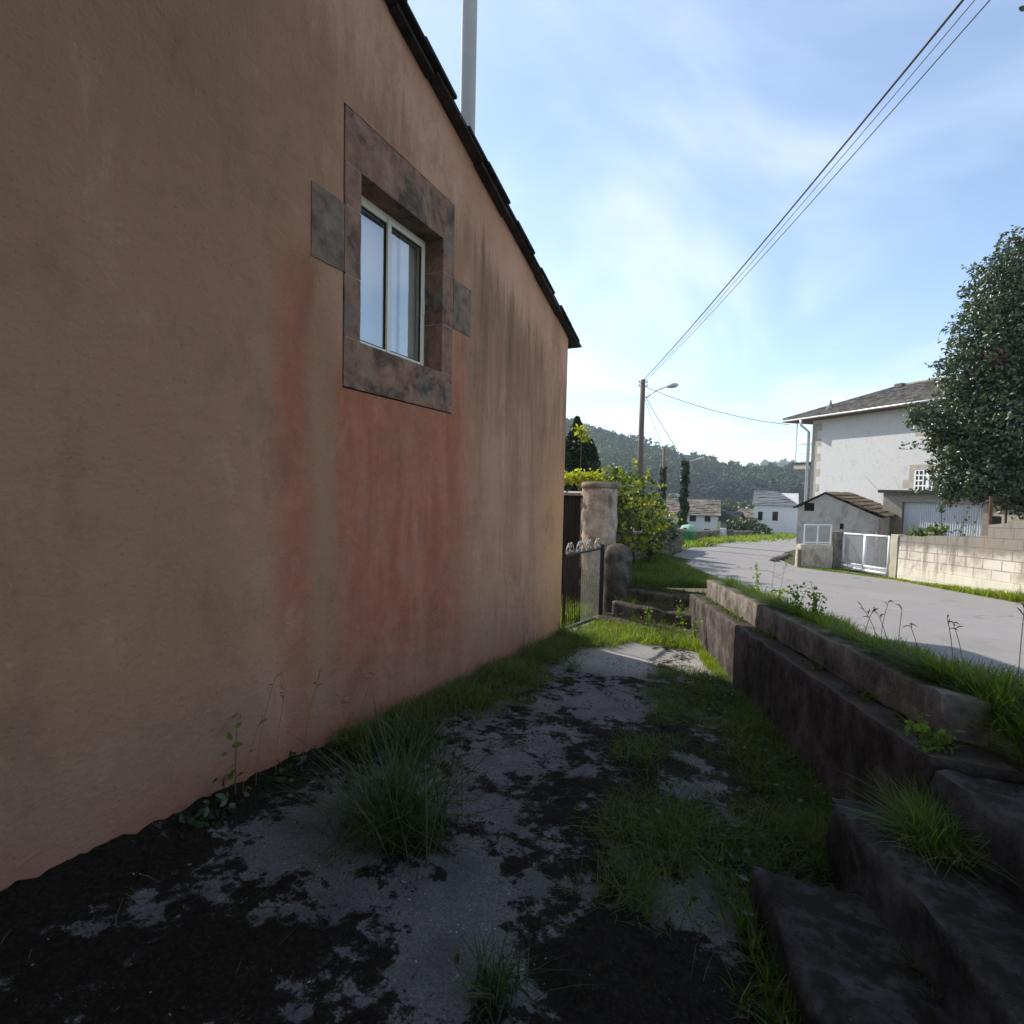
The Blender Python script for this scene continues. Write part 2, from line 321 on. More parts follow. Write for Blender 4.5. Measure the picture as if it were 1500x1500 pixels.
M['ivy'] = leafmat('ivy_leaves', [(.02, .035, .014), (.045, .065, .024), (.08, .1, .04)], .4, .2, .5)
M['shrub'] = leafmat('shrub_leaves', [(.03, .055, .018), (.06, .09, .03), (.1, .13, .05)], .4, .25, .5)
def forest_mat():
    m, nt, b = newmat('hill_forest_leaves'); p = pos(nt); X, Y, Z = sepxyz(nt, p)
    n = noise(nt, p, .009, 3, .5); n2 = noise(nt, p, .05, 4, .6)
    g = nd(nt, 'ShaderNodeNewGeometry')
    c = ramp(nt, ma(nt, 'ADD', ma(nt, 'MULTIPLY', n, .7), ma(nt, 'MULTIPLY', n2, .3)), [(.42, (.018, .048, .02)), (.5, (.036, .085, .026)), (.58, (.085, .15, .035))])
    c = mix(nt, ma(nt, 'MULTIPLY', g.outputs['Random Per Island'], .35), c, (.07, .1, .035))
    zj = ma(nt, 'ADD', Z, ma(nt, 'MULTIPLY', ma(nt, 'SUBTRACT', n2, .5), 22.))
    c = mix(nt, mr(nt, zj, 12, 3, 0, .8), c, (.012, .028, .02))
    lk(nt, c, b.inputs['Base Color']); b.inputs['Roughness'].default_value = .8; b.inputs['Specular IOR Level'].default_value = .15
    return m
M['forest'] = forest_mat()
M['hillsoil'] = simple('hill_undergrowth', (.015, .03, .014), (.035, .06, .02), .05, .95, 0)
M['pebble'] = simple('pale_grit', (.1, .09, .08), (.36, .34, .31), 30, .9, 0)

# ------------------------------------------------------------------ object helpers
def props(o, label=None, cat=None, group=None, kind=None):
    for k, v in (('label', label), ('category', cat), ('group', group), ('kind', kind)):
        if v: o[k] = v
    return o
def thing(name, label, cat, loc, group=None):
    o = bpy.data.objects.new(name, None); o.empty_display_size = .2; C.objects.link(o); o.location = [float(x) for x in loc]
    return props(o, label, cat, group)
def rootloc(o):
    p = np.zeros(3)
    while o is not None: p += np.array(o.location); o = o.parent
    return p
def link(name, me, mat, parent=None, origin=None, smooth=False):
    org = rootloc(parent) if parent is not None else (np.array(origin, float) if origin is not None else np.zeros(3))
    n = len(me.vertices); co = np.empty(n*3); me.vertices.foreach_get('co', co); co = co.reshape(-1, 3)-org
    me.vertices.foreach_set('co', co.ravel()); me.update()
    if smooth: me.polygons.foreach_set('use_smooth', [True]*len(me.polygons))
    for m_ in (mat if isinstance(mat, (list, tuple)) else [mat]): me.materials.append(m_)
    o = bpy.data.objects.new(name, me); C.objects.link(o)
    if parent is not None: o.parent = parent
    else: o.location = org
    return o
def crisp(o, a=48):
    m_ = o.modifiers.new('edge_split', 'EDGE_SPLIT'); m_.split_angle = R(a); return o
class MB:
    def __init__(s): s.v = []; s.f = []; s.uv = None
    def add(s, vs, fs):
        k = len(s.v); s.v += [tuple(float(c) for c in p) for p in vs]; s.f += [tuple(i+k for i in f) for f in fs]; return s
    def quad(s, a, b, c, d): return s.add([a, b, c, d], [(0, 1, 2, 3)])
    def hexa(s, p):     # 8 corners: 4 bottom, 4 top
        return s.add(p, [(3, 2, 1, 0), (4, 5, 6, 7), (0, 1, 5, 4), (1, 2, 6, 5), (2, 3, 7, 6), (3, 0, 4, 7)])
    def box(s, x0, x1, y0, y1, z0, z1, f=None):
        p = [(x0, y0, z0), (x1, y0, z0), (x1, y1, z0), (x0, y1, z0), (x0, y0, z1), (x1, y0, z1), (x1, y1, z1), (x0, y1, z1)]
        if f: p = [f(*q) for q in p]
        return s.hexa(p)
    def prism(s, poly, ex):
        n = len(poly); a = [np.array(p, float) for p in poly]; b = [p+np.array(ex, float) for p in a]
        fs = [tuple(range(n-1, -1, -1)), tuple(range(n, 2*n))]+[(i, (i+1) % n, n+(i+1) % n, n+i) for i in range(n)]
        return s.add(a+b, fs)
    def tube(s, pts, r, n=8, cap=True):
        pts = [np.array(p, float) for p in pts]; k = len(pts); rs = r if isinstance(r, (list, tuple)) else [r]*k
        vs = []; fs = []; u = None
        for i, p in enumerate(pts):
            t = pts[min(i+1, k-1)]-pts[max(i-1, 0)]; t = t/(np.linalg.norm(t)+1e-12)
            if u is None:
                u = np.cross(t, (0, 0, 1.) if abs(t[2]) < .9 else (1., 0, 0))
            u = u-t*(u@t); u = u/(np.linalg.norm(u)+1e-12); w = np.cross(t, u)
            for j in range(n):
                a = 2*math.pi*j/n; vs.append(p+rs[i]*(math.cos(a)*u+math.sin(a)*w))
        for i in range(k-1):
            for j in range(n):
                fs.append((i*n+j, i*n+(j+1) % n, (i+1)*n+(j+1) % n, (i+1)*n+j))
        if cap: fs += [tuple(range(n-1, -1, -1)), tuple(range((k-1)*n, k*n))]
        return s.add(vs, fs)
    def lathe(s, c, prof, n=20, f=None):
        vs = []; fs = []; k = len(prof)
        for i, (r, z) in enumerate(prof):
            for j in range(n):
                a = 2*math.pi*j/n; q = np.array([c[0]+r*math.cos(a), c[1]+r*math.sin(a), c[2]+z]); vs.append(f(q) if f else q)
        for i in range(k-1):
            for j in range(n): fs.append((i*n+j, i*n+(j+1) % n, (i+1)*n+(j+1) % n, (i+1)*n+j))
        fs += [tuple(range(n-1, -1, -1)), tuple(range((k-1)*n, k*n))]
        return s.add(vs, fs)
    def mesh(s, name):
        me = bpy.data.meshes.new(name); me.from_pydata(s.v, [], s.f); me.update(); return me
    def build(s, name, mat, parent=None, origin=None, smooth=False, bevel=0):
        o = link(name, s.mesh(name), mat, parent, origin, smooth)
        if bevel:
            b = o.modifiers.new('bevel', 'BEVEL'); b.width = bevel; b.segments = 2; b.limit_method = 'ANGLE'; b.angle_limit = R(40)
        return o
def n3(p, s=1., off=0.): return mnoise.noise(Vector((p[0]*s+off, p[1]*s-off, p[2]*s+off*.3)))
def fb(p, s=1., off=0., oct=4):
    return mnoise.fractal(Vector((p[0]*s+off, p[1]*s-off, p[2]*s+off*.3)), 1., 2., oct)
def rough_box(lo, hi, f=None, res=.08, amp=.012, nscale=5, mb=None, off=0.):
    """subdivided box with worn, uneven faces and edges"""
    lo = np.array(lo, float); hi = np.array(hi, float); n = [max(1, int(round(d/res))) for d in (hi-lo)]
    ids = {}; vs = []; fs = []
    def vid(i, j, k):
        key = (i, j, k)
        if key not in ids:
            q = lo+(hi-lo)*np.array([i/n[0], j/n[1], k/n[2]])
            e = sum((i in (0, n[0]), j in (0, n[1]), k in (0, n[2])))
            p = np.array(f(*q) if f else q)
            c = np.array(f(*((lo+hi)/2)) if f else (lo+hi)/2)
            d = np.array([n3(p, nscale, off), n3(p, nscale, off+31), n3(p, nscale, off+67)])*amp
            d += np.array([n3(p, nscale*3, off+5), n3(p, nscale*3, off+35), n3(p, nscale*3, off+69)])*amp*.5
            if e >= 2:   # wear the arrises back
                inn = np.array([(1 if i == 0 else -1 if i == n[0] else 0), (1 if j == 0 else -1 if j == n[1] else 0), (1 if k == 0 else -1 if k == n[2] else 0)], float)
                d += inn*amp*(.55+.6*abs(n3(p, nscale*2, off+9)))
            ids[key] = len(vs); vs.append(p+d)
        return ids[key]
    for a, b, c in ((0, 1, 2), (1, 2, 0), (2, 0, 1)):
        for side in (0, n[c]):
            for i in range(n[a]):
                for j in range(n[b]):
                    q = []
                    for (di, dj) in ((0, 0), (1, 0), (1, 1), (0, 1)):
                        k = [0, 0, 0]; k[a] = i+di; k[b] = j+dj; k[c] = side; q.append(vid(*k))
                    fs.append(tuple(q if side else q[::-1]))
    mb = mb or MB(); mb.add(vs, fs); return mb
def npmesh(name, V, nper, faces_per):
    """V: (N,nper,3); faces_per: list of index tuples (all quads or tris) in one element"""
    N = len(V); me = bpy.data.meshes.new(name); me.vertices.add(N*nper)
    me.vertices.foreach_set('co', np.ascontiguousarray(V, dtype=np.float32).ravel())
    loops = []; starts = []; tot = 0; per = []
    for f in faces_per: per += list(f)
    L = len(per); idx = (np.arange(N)[:, None]*nper+np.array(per)[None, :]).ravel()
    me.loops.add(N*L); me.loops.foreach_set('vertex_index', idx.astype(np.int32))
    fl = np.array([len(f) for f in faces_per]); st = np.concatenate([[0], np.cumsum(fl)[:-1]])
    me.polygons.add(N*len(fl))
    me.polygons.foreach_set('loop_start', (np.arange(N)[:, None]*L+st[None, :]).ravel().astype(np.int32))
    me.update(calc_edges=True); me.validate(); return me
def unit(a): return a/(np.linalg.norm(a, axis=-1, keepdims=True)+1e-9)
def leaf_mesh(name, P, size, aspect=.5, up=.3, out=None, outw=.6, fold=.18, droop=0.):
    """folded kite-shaped leaves at points P"""
    P = np.asarray(P, float); N = len(P); S = size*(.6+.8*rng.random((N, 1)))
    nrm = rng.normal(size=(N, 3)); nrm = unit(nrm); nrm[:, 2] += up
    if out is not None: nrm += out*outw
    nrm = unit(nrm)
    d = rng.normal(size=(N, 3)); d[:, 2] -= droop; d = unit(d-nrm*np.sum(d*nrm, 1, keepdims=True)); s = np.cross(nrm, d)
    V = np.empty((N, 6, 3))
    w = aspect*.5
    V[:, 0] = P-d*S*.5; V[:, 1] = P-d*S*.08+s*S*w+nrm*S*fold*.6; V[:, 2] = P+d*S*.28+s*S*w*.7+nrm*S*fold*.4
    V[:, 3] = P+d*S*.5; V[:, 4] = P+d*S*.28-s*S*w*.7+nrm*S*fold*.4; V[:, 5] = P-d*S*.08-s*S*w+nrm*S*fold*.6
    return npmesh(name, V, 6, [(0, 1, 2, 3), (0, 3, 4, 5)])
def kite_mesh(name, P, size, aspect=.6, up=.2, out=None, outw=.6):
    P = np.asarray(P, float); N = len(P); S = size*(.6+.8*rng.random((N, 1)))
    nrm = unit(rng.normal(size=(N, 3))); nrm[:, 2] += up
    if out is not None: nrm += out*outw
    nrm = unit(nrm); d = rng.normal(size=(N, 3)); d = unit(d-nrm*np.sum(d*nrm, 1, keepdims=True)); s = np.cross(nrm, d)
    V = np.stack([P-d*S*.5, P+s*S*aspect*.5, P+d*S*.5, P-s*S*aspect*.5], 1)
    return npmesh(name, V, 4, [(0, 1, 2, 3)])
def blade_mesh(name, P, h, w=.006, lean=.5, ldir=None, curl=.5):
    """grass blades: 3 tapering segments that bend over"""
    P = np.asarray(P, float); N = len(P); H = np.broadcast_to(np.asarray(h, float).reshape(-1, 1), (N, 1))*(.5+.8*rng.random((N, 1)))
    a = rng.random(N)*2*math.pi
    D = np.stack([np.cos(a), np.sin(a), np.zeros(N)], 1)
    if ldir is not None: D = unit(D+np.asarray(ldir))
    side = np.stack([-D[:, 1], D[:, 0], np.zeros(N)], 1); tw = rng.normal(size=(N, 1))*.6; side = unit(side+D*tw)
    ln = lean*(.2+1.1*rng.random((N, 1))); Wd = w*(.6+.8*rng.random((N, 1)))
    up = np.array([0, 0, 1.])
    pts = []
    for t in (0, .4, .75, 1.):
        off = ln*(t*(1-curl)+curl*t*t*1.3); z = t-.45*ln*t*t*curl*1.4
        pts.append(P+D*H*off+up*H*z)
    V = np.stack([pts[0]-side*Wd, pts[0]+side*Wd, pts[1]-side*Wd*.9, pts[1]+side*Wd*.9, pts[2]-side*Wd*.6, pts[2]+side*Wd*.6, pts[3]], 1)
    return npmesh(name, V, 7, [(0, 1, 3, 2), (2, 3, 5, 4), (4, 5, 6)])

# ================================================================== GROUND
BREAKS = (-6, 12, 60, 250)
def flat_poly(name, pts, c, mat, kind='structure'):
    bm = bmesh.new(); vs = [bm.verts.new((x, y, 0)) for x, y in pts]; bm.faces.new(vs)
    for yb in BREAKS:
        bmesh.ops.bisect_plane(bm, geom=bm.verts[:]+bm.edges[:]+bm.faces[:], plane_co=(0, yb, 0), plane_no=(0, 1, 0))
    bmesh.ops.triangulate(bm, faces=bm.faces[:])
    for v in bm.verts: v.co.z = c+hk(v.co.y)
    bmesh.ops.recalc_face_normals(bm, faces=bm.faces[:])
    me = bpy.data.meshes.new(name); bm.to_mesh(me); bm.free()
    if me.polygons and sum(p.normal.z for p in me.polygons) < 0: me.flip_normals()
    o = link(name, me, mat); props(o, kind=kind); return o
flat_poly('ground', [(xw(-9)+1.75, -9), (xw(3.3)+1.6, 3.3), (xw(3.3)+.3, 3.3), (xw(10.2)+.4, 10.2), (-2.75, 10.2), (-2.75, 13.5), (-14, 14), (-500, 14), (-500, 900), (600, 900), (600, -60), (-500, -60), (-500, -9)], ROADC-.02, M['earth'])
# garden and terrace level base, below the concrete path
flat_poly('garden', [(-14, 14.2), (-2.6, 13.6), (-2.6, 9.2), (-2.38, 9.0), (-2.38, 6.7), (-14, 6.7)], PATHC-.02, M['earth'])
Lp = [(1500, 1012), (1400, 985), (1290, 950), (1180, 897), (1090, 862), (1040, 842), (1003, 826), (984, 814), (1012, 802), (1056, 793), (1100, 787.5), (1165, 784)]
Rp = [(1500, 884), (1400, 866), (1310, 849), (1230, 835), (1168, 831), (1138, 818), (1150, 809), (1166, 805)]
LW = [onroad(*p)[:2] for p in Lp]; RW = [onroad(*p)[:2] for p in Rp]
LW = [(5.6, -3.), (2.6, 2.2)]+[tuple(p) for p in LW]; RW = [(8.5, -3.), (7.0, 6.0)]+[tuple(p) for p in RW]
l_end = LW[-1]; r_end = RW[-1]
LW.append((l_end[0]+30, l_end[1]+6)); RW.append((r_end[0]+34, r_end[1]+6))
flat_poly('road', LW+RW[::-1], ROADC, M['asphalt'])

# concrete path with moss, real relief
PATCH = []
for (px, py, rr_, am) in ((120, 1430, .5, .5), (300, 1420, .25, .25), (930, 1430, .28, .6), (850, 1170, .3, .35), (560, 1400, .08, .5), (640, 1420, .07, .5), (760, 1250, .2, .3), (440, 1235, .3, -.6), (300, 1290, .22, -.45), (600, 1330, .3, -.5), (700, 1420, .18, -.5), (480, 1420, .2, -.3), (1000, 1350, .15, -.6), (1080, 1330, .12, -.4)):
    q_ = plane(px, py, [0, .095, 1], PATHC); PATCH.append((q_[0], q_[1], rr_, am))
def terrace():
    xs = np.arange(-2.55, 2.2, .032); ys = np.arange(-2.5, 9.25, .032)
    idx = {}; V = []; Fc = []; moss = []; green = []
    for j, y in enumerate(ys):
        for i, x in enumerate(xs):
            if x > xw(y)+.06: continue
            m = fb((x, y*.8, 0), 1.5, 3., 5)*.55+fb((x, y, 0), 5., 9., 4)*.55+fb((x, y, 0), 13., 2., 3)*.28
            m += .03
            m += .55*max(0, 1-abs(x+2.35)/.35)*(1 if y < 3 else .6)                    # foot of the house wall
            m += .5*max(0, 1-abs(x-xw(y))/.9) if y < 6 else 0                       # foot of the retaining wall
            m += .35*math.exp(-((x+.62+.05*y-.2)/.28)**2)                             # strip down the middle
            m += .35*math.exp(-((x+1.25)/.55)**2-((y-1.25)/.35)**2)
            m -= .30*math.exp(-((x+.75)/.3)**2) if y < 2.9 else 0
            m -= .12*math.exp(-((x+1.15)/.3)**2) if y > 2.9 else 0
            m -= .08*max(0, min(1, (y-2.2)/1.5))
            for (qx, qy, rr_, am) in PATCH: m += am*math.exp(-((x-qx)**2+(y-qy)**2)/rr_**2)
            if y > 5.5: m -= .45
            g = 0.
            if x > -.55 and y > 2.6: g = min(1, (x+.55)*2)
            z = PATHC-.095*y+.012*n3((x, y, 0), 2.)+.02*max(0, min(1, m*1.5))*(1+1.2*n3((x, y, 0), 16.))
            z += max(0, 1-abs(x+2.4)/.22)*(.045+.014*n3((x, y, 0), 4.)+.022*n3((x, y, 0), 15.)+.014*n3((x, y, 0), 29.))
            idx[i, j] = len(V); V.append((x, y, z)); moss.append(m+.42); green.append(g)
    for j in range(len(ys)-1):
        for i in range(len(xs)-1):
            q = [(i, j), (i+1, j), (i+1, j+1), (i, j+1)]
            if all(k in idx for k in q): Fc.append([idx[k] for k in q])
    me = bpy.data.meshes.new('path'); me.from_pydata(V, [], Fc)
    for nm, d in (('moss', moss), ('green', green)):
        a = me.attributes.new(nm, 'FLOAT', 'POINT'); a.data.foreach_set('value', d)
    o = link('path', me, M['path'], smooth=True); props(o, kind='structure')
terrace()
def pz(x, y): return PATHC-.095*y

# ================================================================== TERRACOTTA HOUSE
WX = -2.4
house = thing('terracotta_house', 'terracotta rendered house with stone framed window and slate verge beside the path', 'house', (WX, 0, 0))
def roofz(y): return 4.71-.317*(y-3.0)
RY = -1.0; YB = -8.9; YE = 6.90
mb = MB()
def gz_(y): return roofz(y) if y >= RY else roofz(RY)-.317*(RY-y)
ho = dict(y0=2.612, y1=3.918, z0=2.082, z1=3.808)
ysb = [YB, RY, ho['y0'], ho['y1'], YE]
zb = -1.3
def wq(ya, za0, za1, yb, zb0, zb1): mb.quad((WX, ya, za0), (WX, yb, zb0), (WX, yb, zb1), (WX, ya, za1))
wq(YB, zb, gz_(YB), RY, zb, gz_(RY)); wq(RY, zb, gz_(RY), ho['y0'], zb, gz_(ho['y0']))
wq(ho['y0'], zb, ho['z0'], ho['y1'], zb, ho['z0']); wq(ho['y0'], ho['z1'], gz_(ho['y0']), ho['y1'], ho['z1'], gz_(ho['y1']))
YR = YE-.04
wq(ho['y1'], zb, gz_(ho['y1']), YR, zb, gz_(YR))
mb.quad((WX, YR, zb), (WX-.012, YE-.012, zb), (WX-.012, YE-.012, gz_(YE)), (WX, YR, gz_(YR)))
mb.quad((WX-.012, YE-.012, zb), (WX-.04, YE, zb), (WX-.04, YE, gz_(YE)), (WX-.012, YE-.012, gz_(YE)))
mb.quad((WX-.04, YE, zb), (-11, YE, zb), (-11, YE, gz_(YE)), (WX-.04, YE, gz_(YE)))
mb.quad((-11, YE, zb), (-11, YB, zb), (-11, YB, gz_(YB)), (-11, YE, gz_(YE))); mb.quad((-11, YB, zb), (WX, YB, zb), (WX, YB, gz_(YB)), (-11, YB, gz_(YB)))
mb.build('wall', M['plaster'], house)
# slate roof: courses of overlapping thick slates
mb = MB(); rr = random.Random(3)
for side in (1, -1):
    yy0 = RY; L = (YE+.22-RY) if side == 1 else (RY-YB+.2)
    n = int(L/.33)
    for i in range(n+1):
        ya = yy0+side*i*.33; yb2 = ya+side*.44
        if side == 1 and yb2 > YE+.24: yb2 = YE+.24
        x = -2.285+rr.uniform(-.02, .02); first = True
        while x > -11.2:
            w = rr.uniform(.3, .7) if x > -4.5 else 2.2
            t = rr.uniform(.02, .03); lift = rr.uniform(0, .014); dy = rr.uniform(-.03, .02)
            za, zb_ = gz_(ya)+.0, gz_(yb2)+.006
            if side == -1: za, zb_ = gz_(ya), gz_(yb2)+.035
            p = [(x-w, ya, za+lift), (x, ya, za+lift), (x, yb2+dy, zb_+lift), (x-w, yb2+dy, zb_+lift)]
            p += [(a, b, c+t) for a, b, c in p]
            mb.hexa(p); x -= w+.006
mb.box(-11.2, -2.30, -1.15, -.85, gz_(RY)+.02, gz_(RY)+.10)
roof = mb.build('roof', M['slate'], house, bevel=.006)
# fascia slate layer that shows under the verge
mb = MB()
y = RY
while y < YE+.2:
    l = rr.uniform(.35, .75); y2 = min(y+l, YE+.2); d = rr.uniform(-.012, .012); e = rr.uniform(-.02, .015)
    mb.hexa([(-2.9, y, gz_(y)-.028+d), (-2.31+e, y, gz_(y)-.028+d), (-2.31+e, y2, gz_(y2)-.028+d), (-2.9, y2, gz_(y2)-.028+d),
             (-2.9, y, gz_(y)-.003), (-2.31+e, y, gz_(y)-.003), (-2.31+e, y2, gz_(y2)-.003), (-2.9, y2, gz_(y2)-.003)]); y = y2+.004
mb.build('verge', M['slate'], house, bevel=.005)
fp = plane(686, 120, [1, 0, 0], -2.62)
mb = MB(); mb.tube([(fp[0], fp[1], 4.1), (fp[0], fp[1], 6.2)], .071, 24); mb.tube([(fp[0], fp[1], 6.15), (fp[0], fp[1], 9.)], .066, 24)
mb.tube([(fp[0], fp[1], 9.), (fp[0], fp[1], 9.02), (fp[0], fp[1], 9.18), (fp[0], fp[1], 9.2)], [.05, .14, .14, .02], 24)
mb.build('flue_pipe', M['flue'], house, smooth=True).modifiers.new('e', 'EDGE_SPLIT')
# window surround
win = MB().box(-2.56, WX-.006, 2.625, 3.905, 2.095, 3.795).build('x', M['mortar'])
bpy.data.objects.remove(win)
OY0, OY1, OZ0, OZ1 = 2.77, 3.745, 2.40, 3.465
wroot = bpy.data.objects.new('window', None); C.objects.link(wroot); wroot.parent = house; wroot.location = (0, OY0, OZ0)
def stone(name, y0, y1, z0, z1, mat='sandstone', xf=-2.393, xb=-2.62, off=0.):
    b = rough_box((xb, y0, z0), (xf, y1, z1), None, .035, .0022, 11, None, off); crisp(b.build(name, M[mat], wroot, smooth=True))
g = .004
stone('lintel', 2.62, 3.91, OZ1, 3.80, off=2)
stone('sill', 2.62, 3.91, 2.09, OZ0, off=4)
for a, b_ in ((3.21+g, OZ1-g), (2.79+g, 3.21-g), (OZ0+g, 2.79-g)):
    stone('jamb_stone', 2.62, OY0, a, b_, off=a)
    stone('jamb_stone', OY1, 3.91, a, b_, off=a+7)
stone('side_block', 2.35, 2.617, 2.79, 3.21, 'lichen_stone', -2.392, -2.5, 3)
stone('side_block', 3.913, 4.215, 2.80, 3.21, 'lichen_stone', -2.392, -2.5, 5)
mo = MB()
for (y0, y1) in ((2.63, OY0-.004), (OY1+.004, 3.90)):
    for z in (OZ1, 3.21, 2.79, OZ0): MB().box(-2.6, -2.3955, y0, y1, z-.005, z+.005).build('mortar_joint', M['mortar'], wroot)
# frame and sashes
fx = -2.565; fr = MB(); fo = .045
def rect_frame(mb, x0, x1, y0, y1, z0, z1, w):
    mb.box(x0, x1, y0, y1, z0, z0+w); mb.box(x0, x1, y0, y1, z1-w, z1); mb.box(x0, x1, y0, y0+w, z0+w, z1-w); mb.box(x0, x1, y1-w, y1, z0+w, z1-w)
rect_frame(fr, fx-.06, fx, OY0+.002, OY1-.002, OZ0+.002, OZ1-.002, fo)
fr.build('window_frame', M['pvc'], wroot, bevel=.003)
mid = (OY0+OY1)/2
for (a, b_, off) in ((OY0+fo*.7, mid+.022, .008), (mid-.018, OY1-fo*.7, .016)):
    s_ = MB(); rect_frame(s_, fx-.04+off-.012, fx+off, a, b_, OZ0+fo*.7, OZ1-fo*.7, .042); so = s_.build('sash', M['pvc'], wroot, bevel=.003)
    k = MB(); rect_frame(k, fx-.02+off, fx+off-.0075, a+.0425, b_-.0425, OZ0+fo*.7+.0425, OZ1-fo*.7-.0425, .008); k.build('gasket', M['gasket'], so)
    k = MB(); gx = fx-.015+off; ga0, ga1, gz0, gz1 = a+.0435, b_-.0435, OZ0+fo*.7+.0435, OZ1-fo*.7-.0435; k.quad((gx, ga0, gz0), (gx, ga1, gz0), (gx, ga1, gz1), (gx, ga0, gz1)); k.build('pane', M['glass'], so)
k = MB(); k.box(fx+.014, fx+.03, OY1-fo*.7-.03, OY1-fo*.7-.012, 2.86, 2.98); k.build('handle', M['pvc'], wroot, bevel=.003)
# pleated blind just inside the glass
def pleats(name, y0, y1, x, mat, n=26, amp=.006):
    b = MB(); ys_ = np.linspace(y0, y1, n*4+1)
    for i in range(len(ys_)-1):
        xa = x+amp*math.sin(i*math.pi/2); xb = x+amp*math.sin((i+1)*math.pi/2)
        b.hexa([(xa-.004, ys_[i], OZ0-.02), (xa, ys_[i], OZ0-.02), (xb, ys_[i+1], OZ0-.02), (xb-.004, ys_[i+1], OZ0-.02), (xa-.004, ys_[i], OZ1+.02), (xa, ys_[i], OZ1+.02), (xb, ys_[i+1], OZ1+.02), (xb-.004, ys_[i+1], OZ1+.02)])
    b.build(name, mat, wroot)
pleats('blind', OY0-.02, 3.49, -2.66, M['curtain']); pleats('curtain', 3.492, OY1+.02, -2.625, M['curtain_cream'], 10, .006)

# ================================================================== RETAINING WALL, PARAPET, STEPS
rw = thing('retaining_wall', 'damp concrete retaining wall with a parapet between the path and the lane', 'wall', W(0, 3, 0))
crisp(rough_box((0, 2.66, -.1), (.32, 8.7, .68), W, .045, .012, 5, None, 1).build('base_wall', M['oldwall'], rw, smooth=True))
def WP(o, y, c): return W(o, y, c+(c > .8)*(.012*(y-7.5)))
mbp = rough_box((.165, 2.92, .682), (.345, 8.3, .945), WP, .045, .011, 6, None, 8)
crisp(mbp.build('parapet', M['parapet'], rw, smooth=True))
st = thing('concrete_steps', 'mossy concrete steps climbing from the path at the near end of the retaining wall', 'steps', W(-.5, 2, 0))
crisp(rough_box((-.73, -3., -.05), (-.28, 2.33, .20), W, .036, .017, 6, None, 12).build('step', M['step'], st, smooth=True))
crisp(rough_box((-.34, -3., -.05), (.06, 2.68, .42), W, .036, .017, 6, None, 16).build('step', M['step'], st, smooth=True))
crisp(rough_box((.0, -3., -.05), (.62, 2.655, .645), W, .036, .017, 6, None, 21).build('step', M['step'], st, smooth=True))

# verge of earth behind parapet
def verge(name, o0, o1f, y0, y1, c0, c1, mat, bmp=.05, seed=1, dx=.12):
    ny = int((y1-y0)/dx); nx = 14; V = []; Fc = []
    for j in range(ny+1):
        y = y0+(y1-y0)*j/ny
        for i in range(nx+1):
            t = i/nx; x = o0(y)+(o1f(y)-o0(y))*t
            x += .10*n3((x, y, 0), 2.3, seed)*(t > .8)
            cc = c0(y) if callable(c0) else c0; z = (cc+(c1-cc)*t)+hk(y)+bmp*n3((x, y, 0), 3., seed)*(1-t**3)+.02*n3((x, y, 1), 9., seed)*(1-t**4)
            V.append((x, y, z))
    for j in range(ny):
        for i in range(nx):
            a = j*(nx+1)+i; Fc.append((a, a+1, a+nx+2, a+nx+1))
    me = bpy.data.meshes.new(name); me.from_pydata(V, [], Fc); o = link(name, me, mat, smooth=True); return props(o, kind='structure')
LWn = np.array(LW[1:9]); order = np.argsort(LWn[:, 1])
def road_l(y): return float(np.interp(y, LWn[order][:, 1], LWn[order][:, 0]))
def vz(y): return hk(y)
def vc(y): return .66+.22*min(1, max(0, (y-2.5)/.6))
verge('verge', lambda y: xw(y)+.335, lambda y: max(road_l(y)+.12, xw(y)+.5), 2.4, 9.2, vc, ROADC-.004, M['earth'], .02, 2)
verge('verge', lambda y: xw(y)+.55, lambda y: xw(y)+1.9, -3., 2.5, .655, ROADC-.01, M['earth'], .03, 2)

# steps at the far end of the path, climbing to the lane
fs = thing('stone_steps', 'dark worn stone steps with weeds climbing from the far end of the path', 'steps', (-1.5, 8.6, -.8))
P0 = np.array([-2.22, 8.38]); P1 = np.array([-.62, 8.02]); e_ = P1-P0; eL = np.linalg.norm(e_); e_ /= eL; n_ = np.array([-e_[1], e_[0]])
def FS(u, v, z): q = P0+e_*u+n_*v; return (q[0], q[1], z)
for i, (top, v0) in enumerate(((-.64, .0), (-.42, .36), (-.24, .75))):
    rough_box((-.02 if i else -.15, v0, top-.32), (eL+(.25 if i < 2 else .7), v0+.5, top), FS, .05, .018, 4, None, 40+i*3).build('step', M['stonestep'], fs, smooth=True)

U = random.uniform
SG = []
for _ in range(90):
    i_ = random.choice((0, 1, 2, 2, 2)); u_ = U(0, eL+.5); v_ = (.06, .42, .82)[i_]+abs(random.gauss(.16, .1)); z_ = (-.64, -.42, -.24)[i_]
    for _ in range(12): SG.append(FS(u_+random.gauss(0, .04), v_+random.gauss(0, .03), z_-.01))
STEP_GRASS = np.array(SG)
# bank between steps and road
def bkc(y): return .60+.26*min(1, max(0, (y-9.3)/1.3))
verge('bank', lambda y: -2.75-.02*(y-9), lambda y: road_l(y)+.08, 9.3, 16.5, bkc, ROADC-.004, M['earth'], .08, 6)

